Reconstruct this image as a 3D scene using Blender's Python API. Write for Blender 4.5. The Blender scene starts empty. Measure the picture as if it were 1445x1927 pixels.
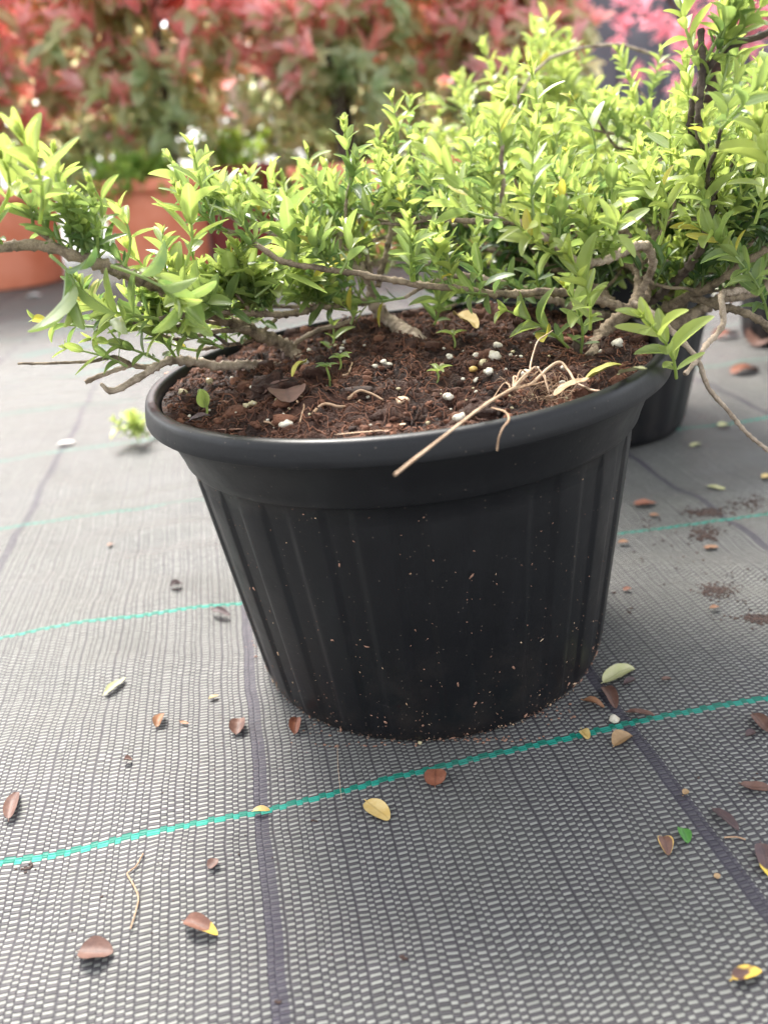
import bpy, math, random
import numpy as np
from mathutils import Vector, Matrix
PI = math.pi
C = bpy.context.scene.collection
sc = bpy.context.scene
# ---------------------------------------------------------------- camera
F_PX, PITCH, ROLL, CAM_H = 1450.0, .4298, -.0771, .307
FW = np.array([0, math.cos(PITCH), -math.sin(PITCH)])
_r = np.array([1., 0, 0]); _u = np.cross(_r, FW)
RT = math.cos(ROLL) * _r + math.sin(ROLL) * _u
UP = -math.sin(ROLL) * _r + math.cos(ROLL) * _u
cam_d = bpy.data.cameras.new('camera'); cam = bpy.data.objects.new('camera', cam_d); C.objects.link(cam)
cam.matrix_world = Matrix(((RT[0], UP[0], -FW[0], 0), (RT[1], UP[1], -FW[1], 0), (RT[2], UP[2], -FW[2], CAM_H), (0, 0, 0, 1)))
cam_d.sensor_fit = 'VERTICAL'; cam_d.sensor_height = 36; cam_d.sensor_width = 27
cam_d.lens = F_PX / 1927 * 36
cam_d.clip_start = .01; cam_d.clip_end = 500
cam_d.dof.use_dof = True; cam_d.dof.focus_distance = .41; cam_d.dof.aperture_fstop = 5.7
sc.camera = cam
# ---------------------------------------------------------------- sky, sun, exposure
SUN_EL, SUN_AZ = math.radians(53), math.radians(-24)      # azimuth from +Y towards +X
w = bpy.data.worlds.new('World'); sc.world = w; w.use_nodes = True
nt = w.node_tree; bg = nt.nodes['Background']
sky = nt.nodes.new('ShaderNodeTexSky'); sky.sky_type = 'NISHITA'; sky.sun_disc = False
sky.sun_elevation = SUN_EL; sky.sun_rotation = SUN_AZ; sky.dust_density = 3; sky.air_density = 1.0
hs = nt.nodes.new('ShaderNodeHueSaturation'); hs.inputs['Saturation'].default_value = .22
nt.links.new(sky.outputs[0], hs.inputs['Color']); nt.links.new(hs.outputs[0], bg.inputs['Color'])
bg.inputs['Strength'].default_value = .15
sl = bpy.data.lights.new('sun', 'SUN'); sl.energy = 1.9; sl.angle = math.radians(20); sl.color = (1, .95, .87)
so = bpy.data.objects.new('sun', sl); C.objects.link(so)
sd = Vector((math.sin(SUN_AZ) * math.cos(SUN_EL), math.cos(SUN_AZ) * math.cos(SUN_EL), math.sin(SUN_EL)))
so.rotation_euler = sd.to_track_quat('Z', 'Y').to_euler(); so.location = (0, 0, 5)
sc.view_settings.view_transform = 'Standard'; sc.view_settings.look = 'None'
sc.view_settings.exposure = 2.2; sc.view_settings.gamma = 1
# ---------------------------------------------------------------- helpers
def ray(px, py): return FW + RT * (px - 722.5) / F_PX - UP * (py - 963.5) / F_PX
def at(px, py, Y):                       # real point at world depth Y seen at that spot of the photo
    d = ray(px, py); return np.array([0, 0, CAM_H]) + d * (Y / d[1])
def atz(px, py, z):
    d = ray(px, py); return np.array([0, 0, CAM_H]) + d * ((z - CAM_H) / d[2])
def norm(v):
    v = np.asarray(v, float); return v / (np.linalg.norm(v, axis=-1, keepdims=True) + 1e-12)
def hsh(i, j, k, seed):
    n = (i.astype(np.int64) * 374761393 + j.astype(np.int64) * 668265263 + k.astype(np.int64) * 2147483647 + seed * 1274126177) & 0xffffffff
    n = ((n ^ (n >> 13)) * 1274126177) & 0xffffffff
    n = ((n ^ (n >> 16)) * 2246822519) & 0xffffffff
    return ((n ^ (n >> 15)) & 0xffff) / 65535.0
def vnoise(P, seed=0):
    P = np.asarray(P, float); I = np.floor(P); f = P - I; f = f * f * (3 - 2 * f); I = I.astype(np.int64); r = 0
    for a in (0, 1):
        for b in (0, 1):
            for c in (0, 1):
                wgt = (f[..., 0] if a else 1 - f[..., 0]) * (f[..., 1] if b else 1 - f[..., 1]) * (f[..., 2] if c else 1 - f[..., 2])
                r = r + wgt * hsh(I[..., 0] + a, I[..., 1] + b, I[..., 2] + c, seed)
    return r * 2 - 1
def fbm(P, o=4, seed=0, g=.5):
    P = np.asarray(P, float); r = 0; a = 1
    for k in range(o): r = r + a * vnoise(P * 2 ** k, seed + k * 17); a *= g
    return r
def n2(x, y, s, o=3, seed=0, g=.5):
    x, y = np.broadcast_arrays(np.asarray(x, float), np.asarray(y, float))
    return fbm(np.stack([x * s, y * s, x * 0 + .5], -1), o, seed, g)

class Bag:                               # collects geometry for ONE mesh
    def __init__(s): s.v = []; s.f = []; s.a = []; s.m = []; s.n = 0
    def add(s, V, F, attr=None, mi=0):
        V = np.asarray(V, float).reshape(-1, 3); F = np.asarray(F)
        s.v.append(V); s.f.append(F + s.n); s.n += len(V); s.m.append(np.full(len(F), mi))
        if attr is None: attr = np.zeros((len(V), 4))
        s.a.append(np.broadcast_to(np.asarray(attr, float), (len(V), 4)))
    def build(s, name, mats, parent=None, smooth=True):
        me = bpy.data.meshes.new(name)
        V = np.concatenate(s.v); me.vertices.add(len(V)); me.vertices.foreach_set('co', V.ravel())
        lt = np.concatenate([np.full(len(f), f.shape[1]) for f in s.f]); li = np.concatenate([f.ravel() for f in s.f])
        me.loops.add(len(li)); me.loops.foreach_set('vertex_index', li.astype(np.int32))
        me.polygons.add(len(lt)); st = np.concatenate([[0], np.cumsum(lt)[:-1]])
        me.polygons.foreach_set('loop_start', st.astype(np.int32)); me.polygons.foreach_set('loop_total', lt.astype(np.int32))
        me.polygons.foreach_set('use_smooth', np.full(len(lt), smooth))
        if not isinstance(mats, (list, tuple)): mats = [mats]
        for m in mats: me.materials.append(m)
        me.polygons.foreach_set('material_index', np.concatenate(s.m).astype(np.int32))
        at_ = me.attributes.new('tint', 'FLOAT_COLOR', 'POINT'); at_.data.foreach_set('color', np.concatenate(s.a).ravel())
        me.update(calc_edges=True); me.validate()
        o = bpy.data.objects.new(name, me); C.objects.link(o)
        if parent is not None: o.parent = parent; o.matrix_parent_inverse = parent.matrix_world.inverted()
        return o
def tag(o, label=None, cat=None, group=None, kind=None):
    for k, v in (('label', label), ('category', cat), ('group', group), ('kind', kind)):
        if v: o[k] = v
    return o
def empty(name, loc, label, cat, group=None):
    o = bpy.data.objects.new(name, None); C.objects.link(o); o.location = loc; o.empty_display_size = .02
    o.matrix_world = Matrix.Translation(Vector(loc)); return tag(o, label, cat, group)
def grid_faces(nu, nv, wrap=False):
    i, j = np.meshgrid(np.arange(nu - (0 if wrap else 1)), np.arange(nv - 1), indexing='ij')
    i2 = (i + 1) % nu
    return np.stack([i * nv + j, i2 * nv + j, i2 * nv + j + 1, i * nv + j + 1], -1).reshape(-1, 4)
def smooth_path(P, R, step):
    P = [np.asarray(p, float) for p in P]; R = np.interp(np.linspace(0, 1, len(P)), np.linspace(0, 1, len(R)), R); Q = [2 * P[0] - P[1]] + P + [2 * P[-1] - P[-2]]; out = []; ro = []
    for i in range(1, len(Q) - 2):
        n = max(2, int(np.linalg.norm(Q[i + 1] - Q[i]) / step))
        for t in np.arange(n) / n:
            a, b, c, d = Q[i - 1], Q[i], Q[i + 1], Q[i + 2]
            out.append(.5 * (2 * b + (c - a) * t + (2 * a - 5 * b + 4 * c - d) * t * t + (3 * b - a - 3 * c + d) * t ** 3)); ro.append(R[i - 1] * (1 - t) + R[i] * t)
    out.append(P[-1]); ro.append(R[-1]); return np.array(out), np.array(ro)
def tube(bag, P, R, seg=8, attr=None, cap=True, rough=0., seed=0):
    P = np.asarray(P, float); n = len(P); T = norm(np.gradient(P, axis=0)); ref = np.array([0, 0, 1.])
    if abs(T[0] @ ref) > .9: ref = np.array([1., 0, 0])
    N = []; x = norm(np.cross(T[0], ref))
    for t in T: x = norm(x - t * (x @ t)); N.append(x)
    N = np.array(N); B = np.cross(T, N); th = np.arange(seg) * 2 * PI / seg
    R = np.broadcast_to(np.asarray(R, float), (n,))
    rr = R[:, None] * np.ones(seg)
    if rough: rr = rr * (1 + rough * vnoise(np.stack([np.cos(th)[None] * 1.6 + 0 * rr, np.sin(th)[None] * 1.6 + 0 * rr, np.arange(n)[:, None] * .55 + 0 * rr], -1), seed))
    V = P[:, None] + rr[..., None] * (np.cos(th)[None, :, None] * N[:, None] + np.sin(th)[None, :, None] * B[:, None])
    F = grid_faces(n, seg)
    i = np.arange(n - 1); F2 = np.stack([i * seg + seg - 1, (i + 1) * seg + seg - 1, (i + 1) * seg, i * seg], -1)
    bag.add(V.reshape(-1, 3), np.concatenate([F, F2]), attr)
    if cap:
        for e in (0, n - 1):
            k = e * seg + np.arange(seg); c = P[e]
            Vc = np.concatenate([V[e], [c]]); ii = np.arange(seg)
            bag.add(Vc, np.stack([ii, (ii + 1) % seg, np.full(seg, seg)], -1), attr)
def blob(rng, r, sq=(1, 1, 1), amp=.3, fr=1.3, res=8):
    th = np.arange(res * 2) * PI / res; ph = np.linspace(-PI / 2, PI / 2, res + 1)
    T, Pp = np.meshgrid(th, ph, indexing='ij'); D = np.stack([np.cos(T) * np.cos(Pp), np.sin(T) * np.cos(Pp), np.sin(Pp)], -1)
    o = rng.uniform(0, 90, 3); k = 1 + amp * fbm(D * fr + o, 3, 3)
    return (D * k[..., None] * r * np.array(sq)).reshape(-1, 3), grid_faces(res * 2, res + 1, True)
# ---- leaves (vectorised): pos, axis, normal, length, width, arch, fold, attr
def leaf_shape(ns, hi):
    t = (1 - np.cos(np.linspace(0, PI, ns))) / 2 * .9 + np.linspace(0, 1, ns) * .1; wd = np.sqrt(np.clip(1 - (2 * t ** .93 - 1) ** 2, 0, 1)) * (1 - .22 * t ** 3); wd[0] = .10; wd[-1] = 0.02
    xs = np.array([-1, -.5, 0, .5, 1]) if hi else np.array([-1, 0, 1.])
    return t, wd, xs
def leaves(bag, pos, ax, nr, L, W, arch, fold, young, rnd, hi=True, mi=0, ns=None, twist=None, kind=None):
    pos = np.atleast_2d(pos); n = len(pos)
    if n == 0: return
    ax = np.atleast_2d(norm(ax)); nr = np.atleast_2d(nr); sd_ = norm(np.cross(ax, nr)); nr = np.cross(sd_, ax)
    t, wd, xs = leaf_shape(ns or (9 if hi else 6), hi); L, W, arch, fold, young, rnd = [np.broadcast_to(np.asarray(q, float), (n,)) for q in (L, W, arch, fold, young, rnd)]
    X = wd[:, None] * xs[None]; Y = t[:, None] + 0 * X
    ang = arch[:, None, None] * Y
    yy = np.where(abs(ang) < 1e-4, Y, np.sin(ang) / np.where(abs(ang) < 1e-4, 1, arch[:, None, None])); zz = -(1 - np.cos(ang)) / np.where(abs(arch) < 1e-4, 1e-4, arch)[:, None, None]
    zf = fold[:, None, None] * (abs(X)) ** 1.5 * (W / L)[:, None, None] * .5
    V = pos[:, None, None] + L[:, None, None, None] * (yy[..., None] * ax[:, None, None] + (zz + zf)[..., None] * nr[:, None, None]) + (W[:, None, None] * .5 * X)[..., None] * sd_[:, None, None]
    ns_, nx = X.shape; F0 = grid_faces(ns_, nx); F = (F0[None] + (np.arange(n) * ns_ * nx)[:, None, None]).reshape(-1, 4)
    A = np.zeros((n, ns_, nx, 4)); A[..., 0] = young[:, None, None]; A[..., 1] = rnd[:, None, None]; A[..., 2] = abs(xs)[None, None]; A[..., 3] = t[None, :, None]
    bag.add(V.reshape(-1, 3), F, A.reshape(-1, 4), mi)
# ---------------------------------------------------------------- node helpers
class S:
    def __init__(s, nt, o): s.nt = nt; s.o = o
    def _m(s, op, b=None, c=None):
        n = s.nt.nodes.new('ShaderNodeMath'); n.operation = op
        for i, q in enumerate((s, b, c)):
            if q is None: continue
            if isinstance(q, S): s.nt.links.new(q.o, n.inputs[i])
            else: n.inputs[i].default_value = q
        return S(s.nt, n.outputs[0])
    def __add__(s, b): return s._m('ADD', b)
    def __sub__(s, b): return s._m('SUBTRACT', b)
    def __mul__(s, b): return s._m('MULTIPLY', b)
    def __truediv__(s, b): return s._m('DIVIDE', b)
    def floor(s): return s._m('FLOOR')
    def fract(s): return s._m('FRACT')
    def mod(s, b): return s._m('FLOORED_MODULO', b)
    def abs(s): return s._m('ABSOLUTE')
    def lt(s, b): return s._m('LESS_THAN', b)
    def gt(s, b): return s._m('GREATER_THAN', b)
    def pow(s, b): return s._m('POWER', b)
    def sin(s): return s._m('SINE')
    def inv(s): return (s * -1) + 1
    def mx(s, b): return s._m('MAXIMUM', b)
    def ramp(s, a, b, c=0, d=1):
        n = s.nt.nodes.new('ShaderNodeMapRange'); s.nt.links.new(s.o, n.inputs[0])
        for i, v in enumerate((a, b, c, d)): n.inputs[i + 1].default_value = v
        return S(s.nt, n.outputs[0])
def newmat(name):
    m = bpy.data.materials.new(name); m.use_nodes = True; nt = m.node_tree
    return m, nt, nt.nodes['Principled BSDF'], nt.nodes['Material Output']
def put(nt, v, sock):
    if isinstance(v, S): nt.links.new(v.o, sock)
    elif isinstance(v, (tuple, list)): sock.default_value = (*v[:3], 1)
    else: sock.default_value = v
def mix(nt, f, a, b):
    n = nt.nodes.new('ShaderNodeMix'); n.data_type = 'RGBA'; n.clamp_factor = True
    put(nt, f, n.inputs[0]); put(nt, a, n.inputs[6]); put(nt, b, n.inputs[7]); return S(nt, n.outputs[2])
def noise(nt, vec, scale, detail=3, rough=.5, out=0, dist=0):
    n = nt.nodes.new('ShaderNodeTexNoise'); n.inputs['Scale'].default_value = scale; n.inputs['Detail'].default_value = detail
    n.inputs['Roughness'].default_value = rough; n.inputs['Distortion'].default_value = dist
    if vec is not None: nt.links.new(vec.o, n.inputs['Vector'])
    return S(nt, n.outputs[out])
def voro(nt, vec, scale, out='Distance', rnd=1):
    n = nt.nodes.new('ShaderNodeTexVoronoi'); n.inputs['Scale'].default_value = scale; n.inputs['Randomness'].default_value = rnd
    nt.links.new(vec.o, n.inputs['Vector']); return S(nt, n.outputs[out])
def objco(nt): return S(nt, nt.nodes.new('ShaderNodeTexCoord').outputs['Object'])
def worldpos(nt): return S(nt, nt.nodes.new('ShaderNodeNewGeometry').outputs['Position'])
def sep(nt, v):
    n = nt.nodes.new('ShaderNodeSeparateXYZ'); nt.links.new(v.o, n.inputs[0]); return [S(nt, n.outputs[i]) for i in range(3)]
def comb(nt, x, y, z):
    n = nt.nodes.new('ShaderNodeCombineXYZ')
    for i, q in enumerate((x, y, z)): put(nt, q, n.inputs[i])
    return S(nt, n.outputs[0])
def bump(nt, h, strength, dist, bs):
    n = nt.nodes.new('ShaderNodeBump'); n.inputs['Strength'].default_value = strength; n.inputs['Distance'].default_value = dist
    nt.links.new(h.o, n.inputs['Height']); nt.links.new(n.outputs[0], bs.inputs['Normal']); return n
def tintattr(nt):
    n = nt.nodes.new('ShaderNodeAttribute'); n.attribute_name = 'tint'; sp = nt.nodes.new('ShaderNodeSeparateColor')
    nt.links.new(n.outputs['Color'], sp.inputs[0]); return S(nt, sp.outputs[0]), S(nt, sp.outputs[1]), S(nt, sp.outputs[2]), S(nt, n.outputs['Alpha'])

def leaf_mat(name, mature, mature2, young, trans=.42, rough=.36, rib=(.4, .48, .2), tr_gain=1.5, spec=.5, old=False):
    m, nt, b, out = newmat(name); y, r, x, t = tintattr(nt)
    c = mix(nt, r, mature, mature2); c = mix(nt, y, c, young); c = mix(nt, r.gt(.985), c, (.40, .35, .07)) if old else c
    nz = noise(nt, worldpos(nt), 140, 2); c2 = mix(nt, nz.ramp(.35, .7, 0, .25), c, young)
    c2 = mix(nt, x.lt(.14) * .22, c2, rib)
    put(nt, c2, b.inputs['Base Color']); b.inputs['Roughness'].default_value = rough; b.inputs['Specular IOR Level'].default_value = spec
    tr = nt.nodes.new('ShaderNodeBsdfTranslucent'); hv = nt.nodes.new('ShaderNodeHueSaturation'); hv.inputs['Saturation'].default_value = 1.08; hv.inputs['Value'].default_value = tr_gain
    nt.links.new(c2.o, hv.inputs['Color']); nt.links.new(hv.outputs[0], tr.inputs['Color'])
    ms = nt.nodes.new('ShaderNodeMixShader'); ms.inputs[0].default_value = trans
    nt.links.new(b.outputs[0], ms.inputs[1]); nt.links.new(tr.outputs[0], ms.inputs[2]); nt.links.new(ms.outputs[0], out.inputs[0])
    bump(nt, x.ramp(0, .25, 0, 1) + noise(nt, worldpos(nt), 900, 2) * .25, .35, .0004, b)
    return m
def simple(name, c1, c2=None, rough=.6, sc_=20, bmp=0, bd=.001, spec=.5, detail=4, bs=None):
    m, nt, b, out = newmat(name); p = worldpos(nt)
    n = noise(nt, p, sc_, detail, .6)
    put(nt, mix(nt, n.ramp(.35, .65), c1, c2 or c1), b.inputs['Base Color']); b.inputs['Roughness'].default_value = rough; b.inputs['Specular IOR Level'].default_value = spec
    if bmp: bump(nt, noise(nt, p, bs or sc_ * 2, 4, .65), bmp, bd, b)
    return m
# ---------------------------------------------------------------- materials
AL = .175; COL, ROW = .0042, .00155
def mat_fabric():
    m, nt, b, out = newmat('woven_ground_fabric'); p = worldpos(nt); x, y, z = sep(nt, p)
    u0 = x * math.cos(AL) + y * math.sin(AL); v0 = y * math.cos(AL) - x * math.sin(AL)
    w1 = noise(nt, p, 9, 2) - .5; w2 = noise(nt, comb(nt, x * .7, y, z), 13, 2) - .5; w3 = noise(nt, p, 60, 1) - .5
    u = u0 + w1 * .008 + w3 * .0012; v = v0 + w2 * .012 + w3 * .0012
    U = u / COL; U = U + (U * 2.2).sin() * .17 + (U * .83).sin() * .15
    V = v / ROW
    iu = U.floor(); fu = U.fract(); rw = noise(nt, comb(nt, iu * .71, v0 * 30, 0.), 1.3, 1) - .5
    V2 = V / 2 + iu.mod(2) * .5 + rw * .12; f2 = V2.fract(); iv = V2.floor()      # alternate columns are half a period apart
    SPL = .40; par = f2.lt(SPL)                               # 1: weft tape on top, 0: warp tape on top
    cu = (fu * 2 - 1).abs(); cv = (f2 / SPL * 2 - 1).abs() * par + ((f2 - SPL) / (1 - SPL) * 2 - 1).abs() * par.inv()
    seamd = ((u + .022 + .105).mod(.21) - .105).abs(); seam = seamd.lt(.0038)
    gd = ((v0 + w2 * .009 - .3185 + .11075).mod(.2215) - .11075).abs(); gd = ((v0 + w2 * .009 + (iu.mod(2) - .5) * .0011 - .3185 + .11075).mod(.2215) - .11075).abs(); green = gd.lt(.0019)
    rnd = noise(nt, comb(nt, iu * .37, iv * .61, 0.), 1.7, 0)
    stain = noise(nt, p, 5, 4, .6); fine = noise(nt, p, 300, 3, .6)
    warp = mix(nt, rnd, (.035, .032, .0355), (.060, .055, .0605)); weft = mix(nt, rnd, (.135, .138, .122), (.245, .247, .225))
    col = mix(nt, par * cu.ramp(.70, .86, 1, 0), warp, weft)
    col = mix(nt, seam * .82, col, mix(nt, rnd, (.026, .022, .033), (.046, .040, .057)))
    col = mix(nt, green, col, mix(nt, iu.mod(2), (.002, .125, .088), (.008, .20, .15)))
    gap = cu.ramp(.88, 1., 0, .8) * (par * .35 + .65); gap2 = cv.ramp(.82, 1., 0, .6) * par.inv()
    col = mix(nt, (gap.mx(gap2)) * (green * -.9 + 1), col, (.010, .010, .013))
    col = mix(nt, stain.ramp(.45, .75, 0, .22), col, (.075, .08, .055))
    silt = noise(nt, p, 2.2, 5, .65); col = mix(nt, silt.ramp(.48, .68, 0, .28), col, (.098, .093, .085))
    sp = noise(nt, p, 33, 5, .7); col = mix(nt, sp.ramp(.64, .74, 0, .45), col, (.03, .022, .02))
    put(nt, col, b.inputs['Base Color'])
    put(nt, fine.ramp(.3, .7, .44, .62), b.inputs['Roughness']); b.inputs['Specular IOR Level'].default_value = .23
    hw = cv.pow(2.4).inv() * cu.pow(6).inv() * .8; hf = cu.pow(4).inv() * cv.pow(8).inv() * .22 + .12
    h = hw * par.inv() + hf * par
    bump(nt, h + fine * .12, .85, .00055, b)
    return m
def mat_plastic():
    m, nt, b, out = newmat('black_pot_plastic'); p = objco(nt)
    x, y, z = sep(nt, p)
    d = noise(nt, p, 35, 5, .65); dust = noise(nt, comb(nt, x, y, z * .25), 60, 4, .7)
    low = z.ramp(.0, .09, 1, 0)
    col = mix(nt, dust.ramp(.5, .8, 0, .30), (.0048, .0049, .0062), (.017, .017, .020))
    col = mix(nt, low * d.ramp(.45, .75, 0, .55), col, (.028, .02, .016))
    vd = voro(nt, p, 420); vc = voro(nt, p, 420, 'Color'); vr = sep(nt, vc)[0]
    spk = vd.lt(.17) * (vr + low * .08 + d * .1).gt(.95)
    col = mix(nt, spk, col, (.07, .055, .045))
    scr = noise(nt, comb(nt, x * 1.0, y * 1.0, z * 8), 90, 4, .7)
    col = mix(nt, scr.ramp(.68, .74, 0, .5), col, (.04, .04, .045))
    put(nt, col, b.inputs['Base Color']); put(nt, d.ramp(.3, .7, .34, .52), b.inputs['Roughness']); b.inputs['Specular IOR Level'].default_value = .32
    bump(nt, noise(nt, p, 500, 3, .6) + spk * 3, .25, .0003, b)
    return m
def mat_bark(name, a, bcol, dark):
    m, nt, b, out = newmat(name); p = worldpos(nt); n = noise(nt, p, 620, 4, .75, dist=2.5); n3 = noise(nt, p, 120, 4, .65)
    c = mix(nt, n.ramp(.35, .65), a, bcol); c = mix(nt, n3.ramp(.46, .66, 0, .9), c, dark)
    put(nt, c, b.inputs['Base Color']); b.inputs['Roughness'].default_value = .78; b.inputs['Specular IOR Level'].default_value = .3
    bump(nt, n + noise(nt, p, 900, 3) * .5, .8, .0009, b); return m
def mat_soil():
    m, nt, b, out = newmat('dark_potting_compost'); p = worldpos(nt); y_, r, x, t = tintattr(nt)
    n = noise(nt, p, 130, 5, .7); n2_ = noise(nt, p, 45, 4, .65); n4 = noise(nt, p, 420, 4, .7)
    c = mix(nt, n2_.ramp(.4, .65), (.016, .0085, .0065), (.078, .036, .024)); c = mix(nt, n.ramp(.52, .75, 0, .8), c, (.15, .075, .048))
    c = mix(nt, n4.ramp(.6, .8, 0, .7), c, (.19, .12, .085)); c = mix(nt, r, c, (.015, .009, .008))
    c = mix(nt, y_, c, (.23, .10, .058))
    put(nt, c, b.inputs['Base Color']); put(nt, n.ramp(.3, .7, .55, .9), b.inputs['Roughness']); b.inputs['Specular IOR Level'].default_value = .22
    bump(nt, n4 + n * 1.5, 1., .0022, b); return m
M = dict(
    fabric=mat_fabric(), plastic=mat_plastic(), soil=mat_soil(),
    bark=mat_bark('twig_bark', (.18, .13, .08), (.38, .30, .21), (.06, .042, .03)),
    pale_bark=mat_bark('pale_flaky_bark', (.33, .25, .18), (.54, .44, .34), (.14, .10, .066)),
    dark_bark=mat_bark('dark_twig_bark', (.07, .05, .04), (.13, .10, .07), (.03, .02, .018)),
    leaf=leaf_mat('honeysuckle_leaf', (.045, .105, .036), (.12, .20, .075), (.40, .46, .13), trans=.46, rough=.33, spec=.6, old=True),
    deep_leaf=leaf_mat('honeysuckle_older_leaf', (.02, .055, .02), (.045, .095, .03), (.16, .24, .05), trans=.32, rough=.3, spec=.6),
    pgreen=leaf_mat('photinia_green_leaf', (.27, .38, .23), (.40, .49, .30), (.56, .48, .29), trans=.6, rib=(.3, .3, .15), rough=.28, spec=.7, tr_gain=1.9),
    pred=leaf_mat('photinia_red_leaf', (.95, .46, .45), (.93, .56, .45), (.97, .64, .67), trans=.62, rib=(.8, .45, .35), tr_gain=1.1, rough=.3, spec=.7),
    maple=leaf_mat('maple_leaf', (.66, .28, .36), (.80, .38, .45), (.88, .46, .50), trans=.5, rib=(.5, .1, .12)),
    weed=leaf_mat('weed_leaf', (.12, .26, .06), (.22, .36, .08), (.4, .5, .1)),
    palelf=leaf_mat('pale_leaf', (.55, .58, .50), (.75, .74, .70), (.8, .78, .75), trans=.4, rib=(.7, .7, .6)),
    terracotta=simple('terracotta_plastic', (.62, .19, .10), (.70, .25, .15), .5, 12),
    maroon=simple('dark_red_plastic', (.19, .035, .03), (.24, .05, .04), .5, 12),
    fence=simple('grey_fence_board', (.10, .105, .12), (.15, .155, .175), .6, 6),
    perlite=simple('white_perlite', (.60, .56, .46), (.42, .37, .28), .7, 300, .6, .0008, bs=700),
    cream=simple('cream_grain', (.48, .42, .25), (.38, .31, .17), .6, 300, .4, .0005, bs=700),
    prill=simple('yellow_prill', (.62, .42, .12), (.52, .33, .10), .4, 300),
    root=simple('dry_root', (.28, .165, .09), (.38, .25, .155), .65, 200, .3, .0004),
    paleroot=simple('pale_dry_stem', (.46, .33, .22), (.36, .23, .14), .5, 150, .3, .0004),
    barkchip=simple('bark_chip', (.20, .10, .065), (.33, .18, .12), .7, 250, .6, .0008, bs=500),
    duff=simple('dirt_crumb', (.022, .012, .010), (.06, .03, .02), .8, 300, .6, .0008, bs=500),
    chaff=simple('pale_chaff', (.45, .28, .16), (.58, .42, .28), .6, 200),
)
# ---------------------------------------------------------------- ground
POT = np.array([.0263, .4625]); TX = -.0436
def G(x, y):
    x = np.asarray(x, float); y = np.asarray(y, float)
    r = np.hypot(x - POT[0], y - POT[1]); fade = np.clip((.24 - r) / .11, 0, 1); fade = fade * fade * (3 - 2 * fade)
    tilt = -(x - POT[0]) * TX * fade
    v = y * math.cos(AL) - x * math.sin(AL); q = n2(x, y, 5, 2, 5)
    rip = (1 - fade) * .0046 * np.sin(v * 95 + q * 4.5) * np.clip(.5 + n2(x, y, 3, 2, 9), 0, 1)
    big = (1 - fade) * .004 * n2(x, y, 4, 3, 2) + (1 - fade) * .0024 * n2(x, y, 14, 3, 21)
    near = np.clip((y + .5) / 1., 0, 1) * 0 + 1
    return tilt + (rip + big) * near
def gpt(px, py, lift=0.):
    z = 0
    for _ in range(6): p = atz(px, py, z + lift); z = float(G(p[0], p[1]))
    return np.array([p[0], p[1], z + lift])
def axis_pts(a, b, fine, lo, hi):
    mid = np.arange(a, b + fine / 2, fine); L_ = []; s = fine; q = a
    while q > lo: s *= 1.25; q -= s; L_.append(q)
    R_ = []; s = fine; q = b
    while q < hi: s *= 1.25; q += s; R_.append(q)
    return np.array(L_[::-1] + list(mid) + R_)
xs = axis_pts(-1.2, 1.2, .0075, -60, 60); ys = axis_pts(.02, 1.6, .0075, -60, 80)
X, Y = np.meshgrid(xs, ys, indexing='ij'); g = Bag(); g.add(np.stack([X, Y, G(X, Y)], -1), grid_faces(len(xs), len(ys)))
tag(g.build('ground_fabric', M['fabric']), 'grey woven weed control fabric with green and black guide lines', kind='structure')
# ---------------------------------------------------------------- pots
def lathe(bag, prof, nseg, c=(0, 0, 0), rfun=None, mi=0):
    th = np.arange(nseg) * 2 * PI / nseg; prof = np.array(prof); r = np.repeat(prof[None, :, 0], nseg, 0); z = np.repeat(prof[None, :, 1], nseg, 0)
    if rfun is not None: r = r + rfun(th[:, None], z)
    V = np.stack([c[0] + r * np.cos(th)[:, None], c[1] + r * np.sin(th)[:, None], c[2] + z], -1)
    bag.add(V.reshape(-1, 3), grid_faces(nseg, len(prof), True), None, mi)
def flute(th, z):
    s = np.sin(th * 24 * 1.0); k = np.clip(s * 24, -1, 1) + .7 * np.exp(-(s / .12) ** 2)
    return .00075 * k * np.clip((z - .004) / .01, 0, 1) * (z < .1585)
WALL = [(.0, .003), (.100, .003), (.105, -.0015), (.1125, -.001), (.1158, .003), (.1172, .009)] + [(.1172 + (.1342 - .1172) * t, .009 + (.1585 - .009) * t) for t in np.linspace(.05, 1, 14)] + \
    [(.1352, .1592), (.1368, .1597), (.1378, .1612), (.1388, .165), (.1412, .172), (.1440, .178), (.1462, .1835), (.1472, .1866)]
RIM = [(.1472, .1866), (.1500, .1868), (.1532, .1870), (.1538, .1873), (.1540, .1881), (.1536, .1910), (.1526, .1955), (.1519, .1976), (.1511, .1987), (.1498, .1993), (.1475, .1994), (.1462, .1989), (.1455, .1975), (.1449, .194), (.1436, .188), (.1360, .168), (.126, .15)]
def black_pot(loc, label, rot=(0, 0, 0), detail=True, s=1.0):
    e = empty('plant_pot', loc, label, 'plant pot')
    b = Bag(); lathe(b, WALL, 432 if detail else 144, (0, 0, 0), flute); o = b.build('pot_wall', M['plastic']); o.parent = e
    b = Bag(); lathe(b, RIM, 160); o = b.build('rim', M['plastic']); o.parent = e
    e.rotation_euler = rot; e.scale = (s, s, s); return e
pot = black_pot((POT[0], POT[1], 0), 'large black plastic pot with fluted dirty sides, full of dark compost, in the centre', (0, math.atan(TX), 0))
PM = Matrix.Translation((POT[0], POT[1], 0)) @ Matrix.Rotation(math.atan(TX), 4, 'Y')
PMn = np.array(PM)
def pot2w(p): p = np.atleast_2d(p); return p @ PMn[:3, :3].T + PMn[:3, 3]
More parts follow.
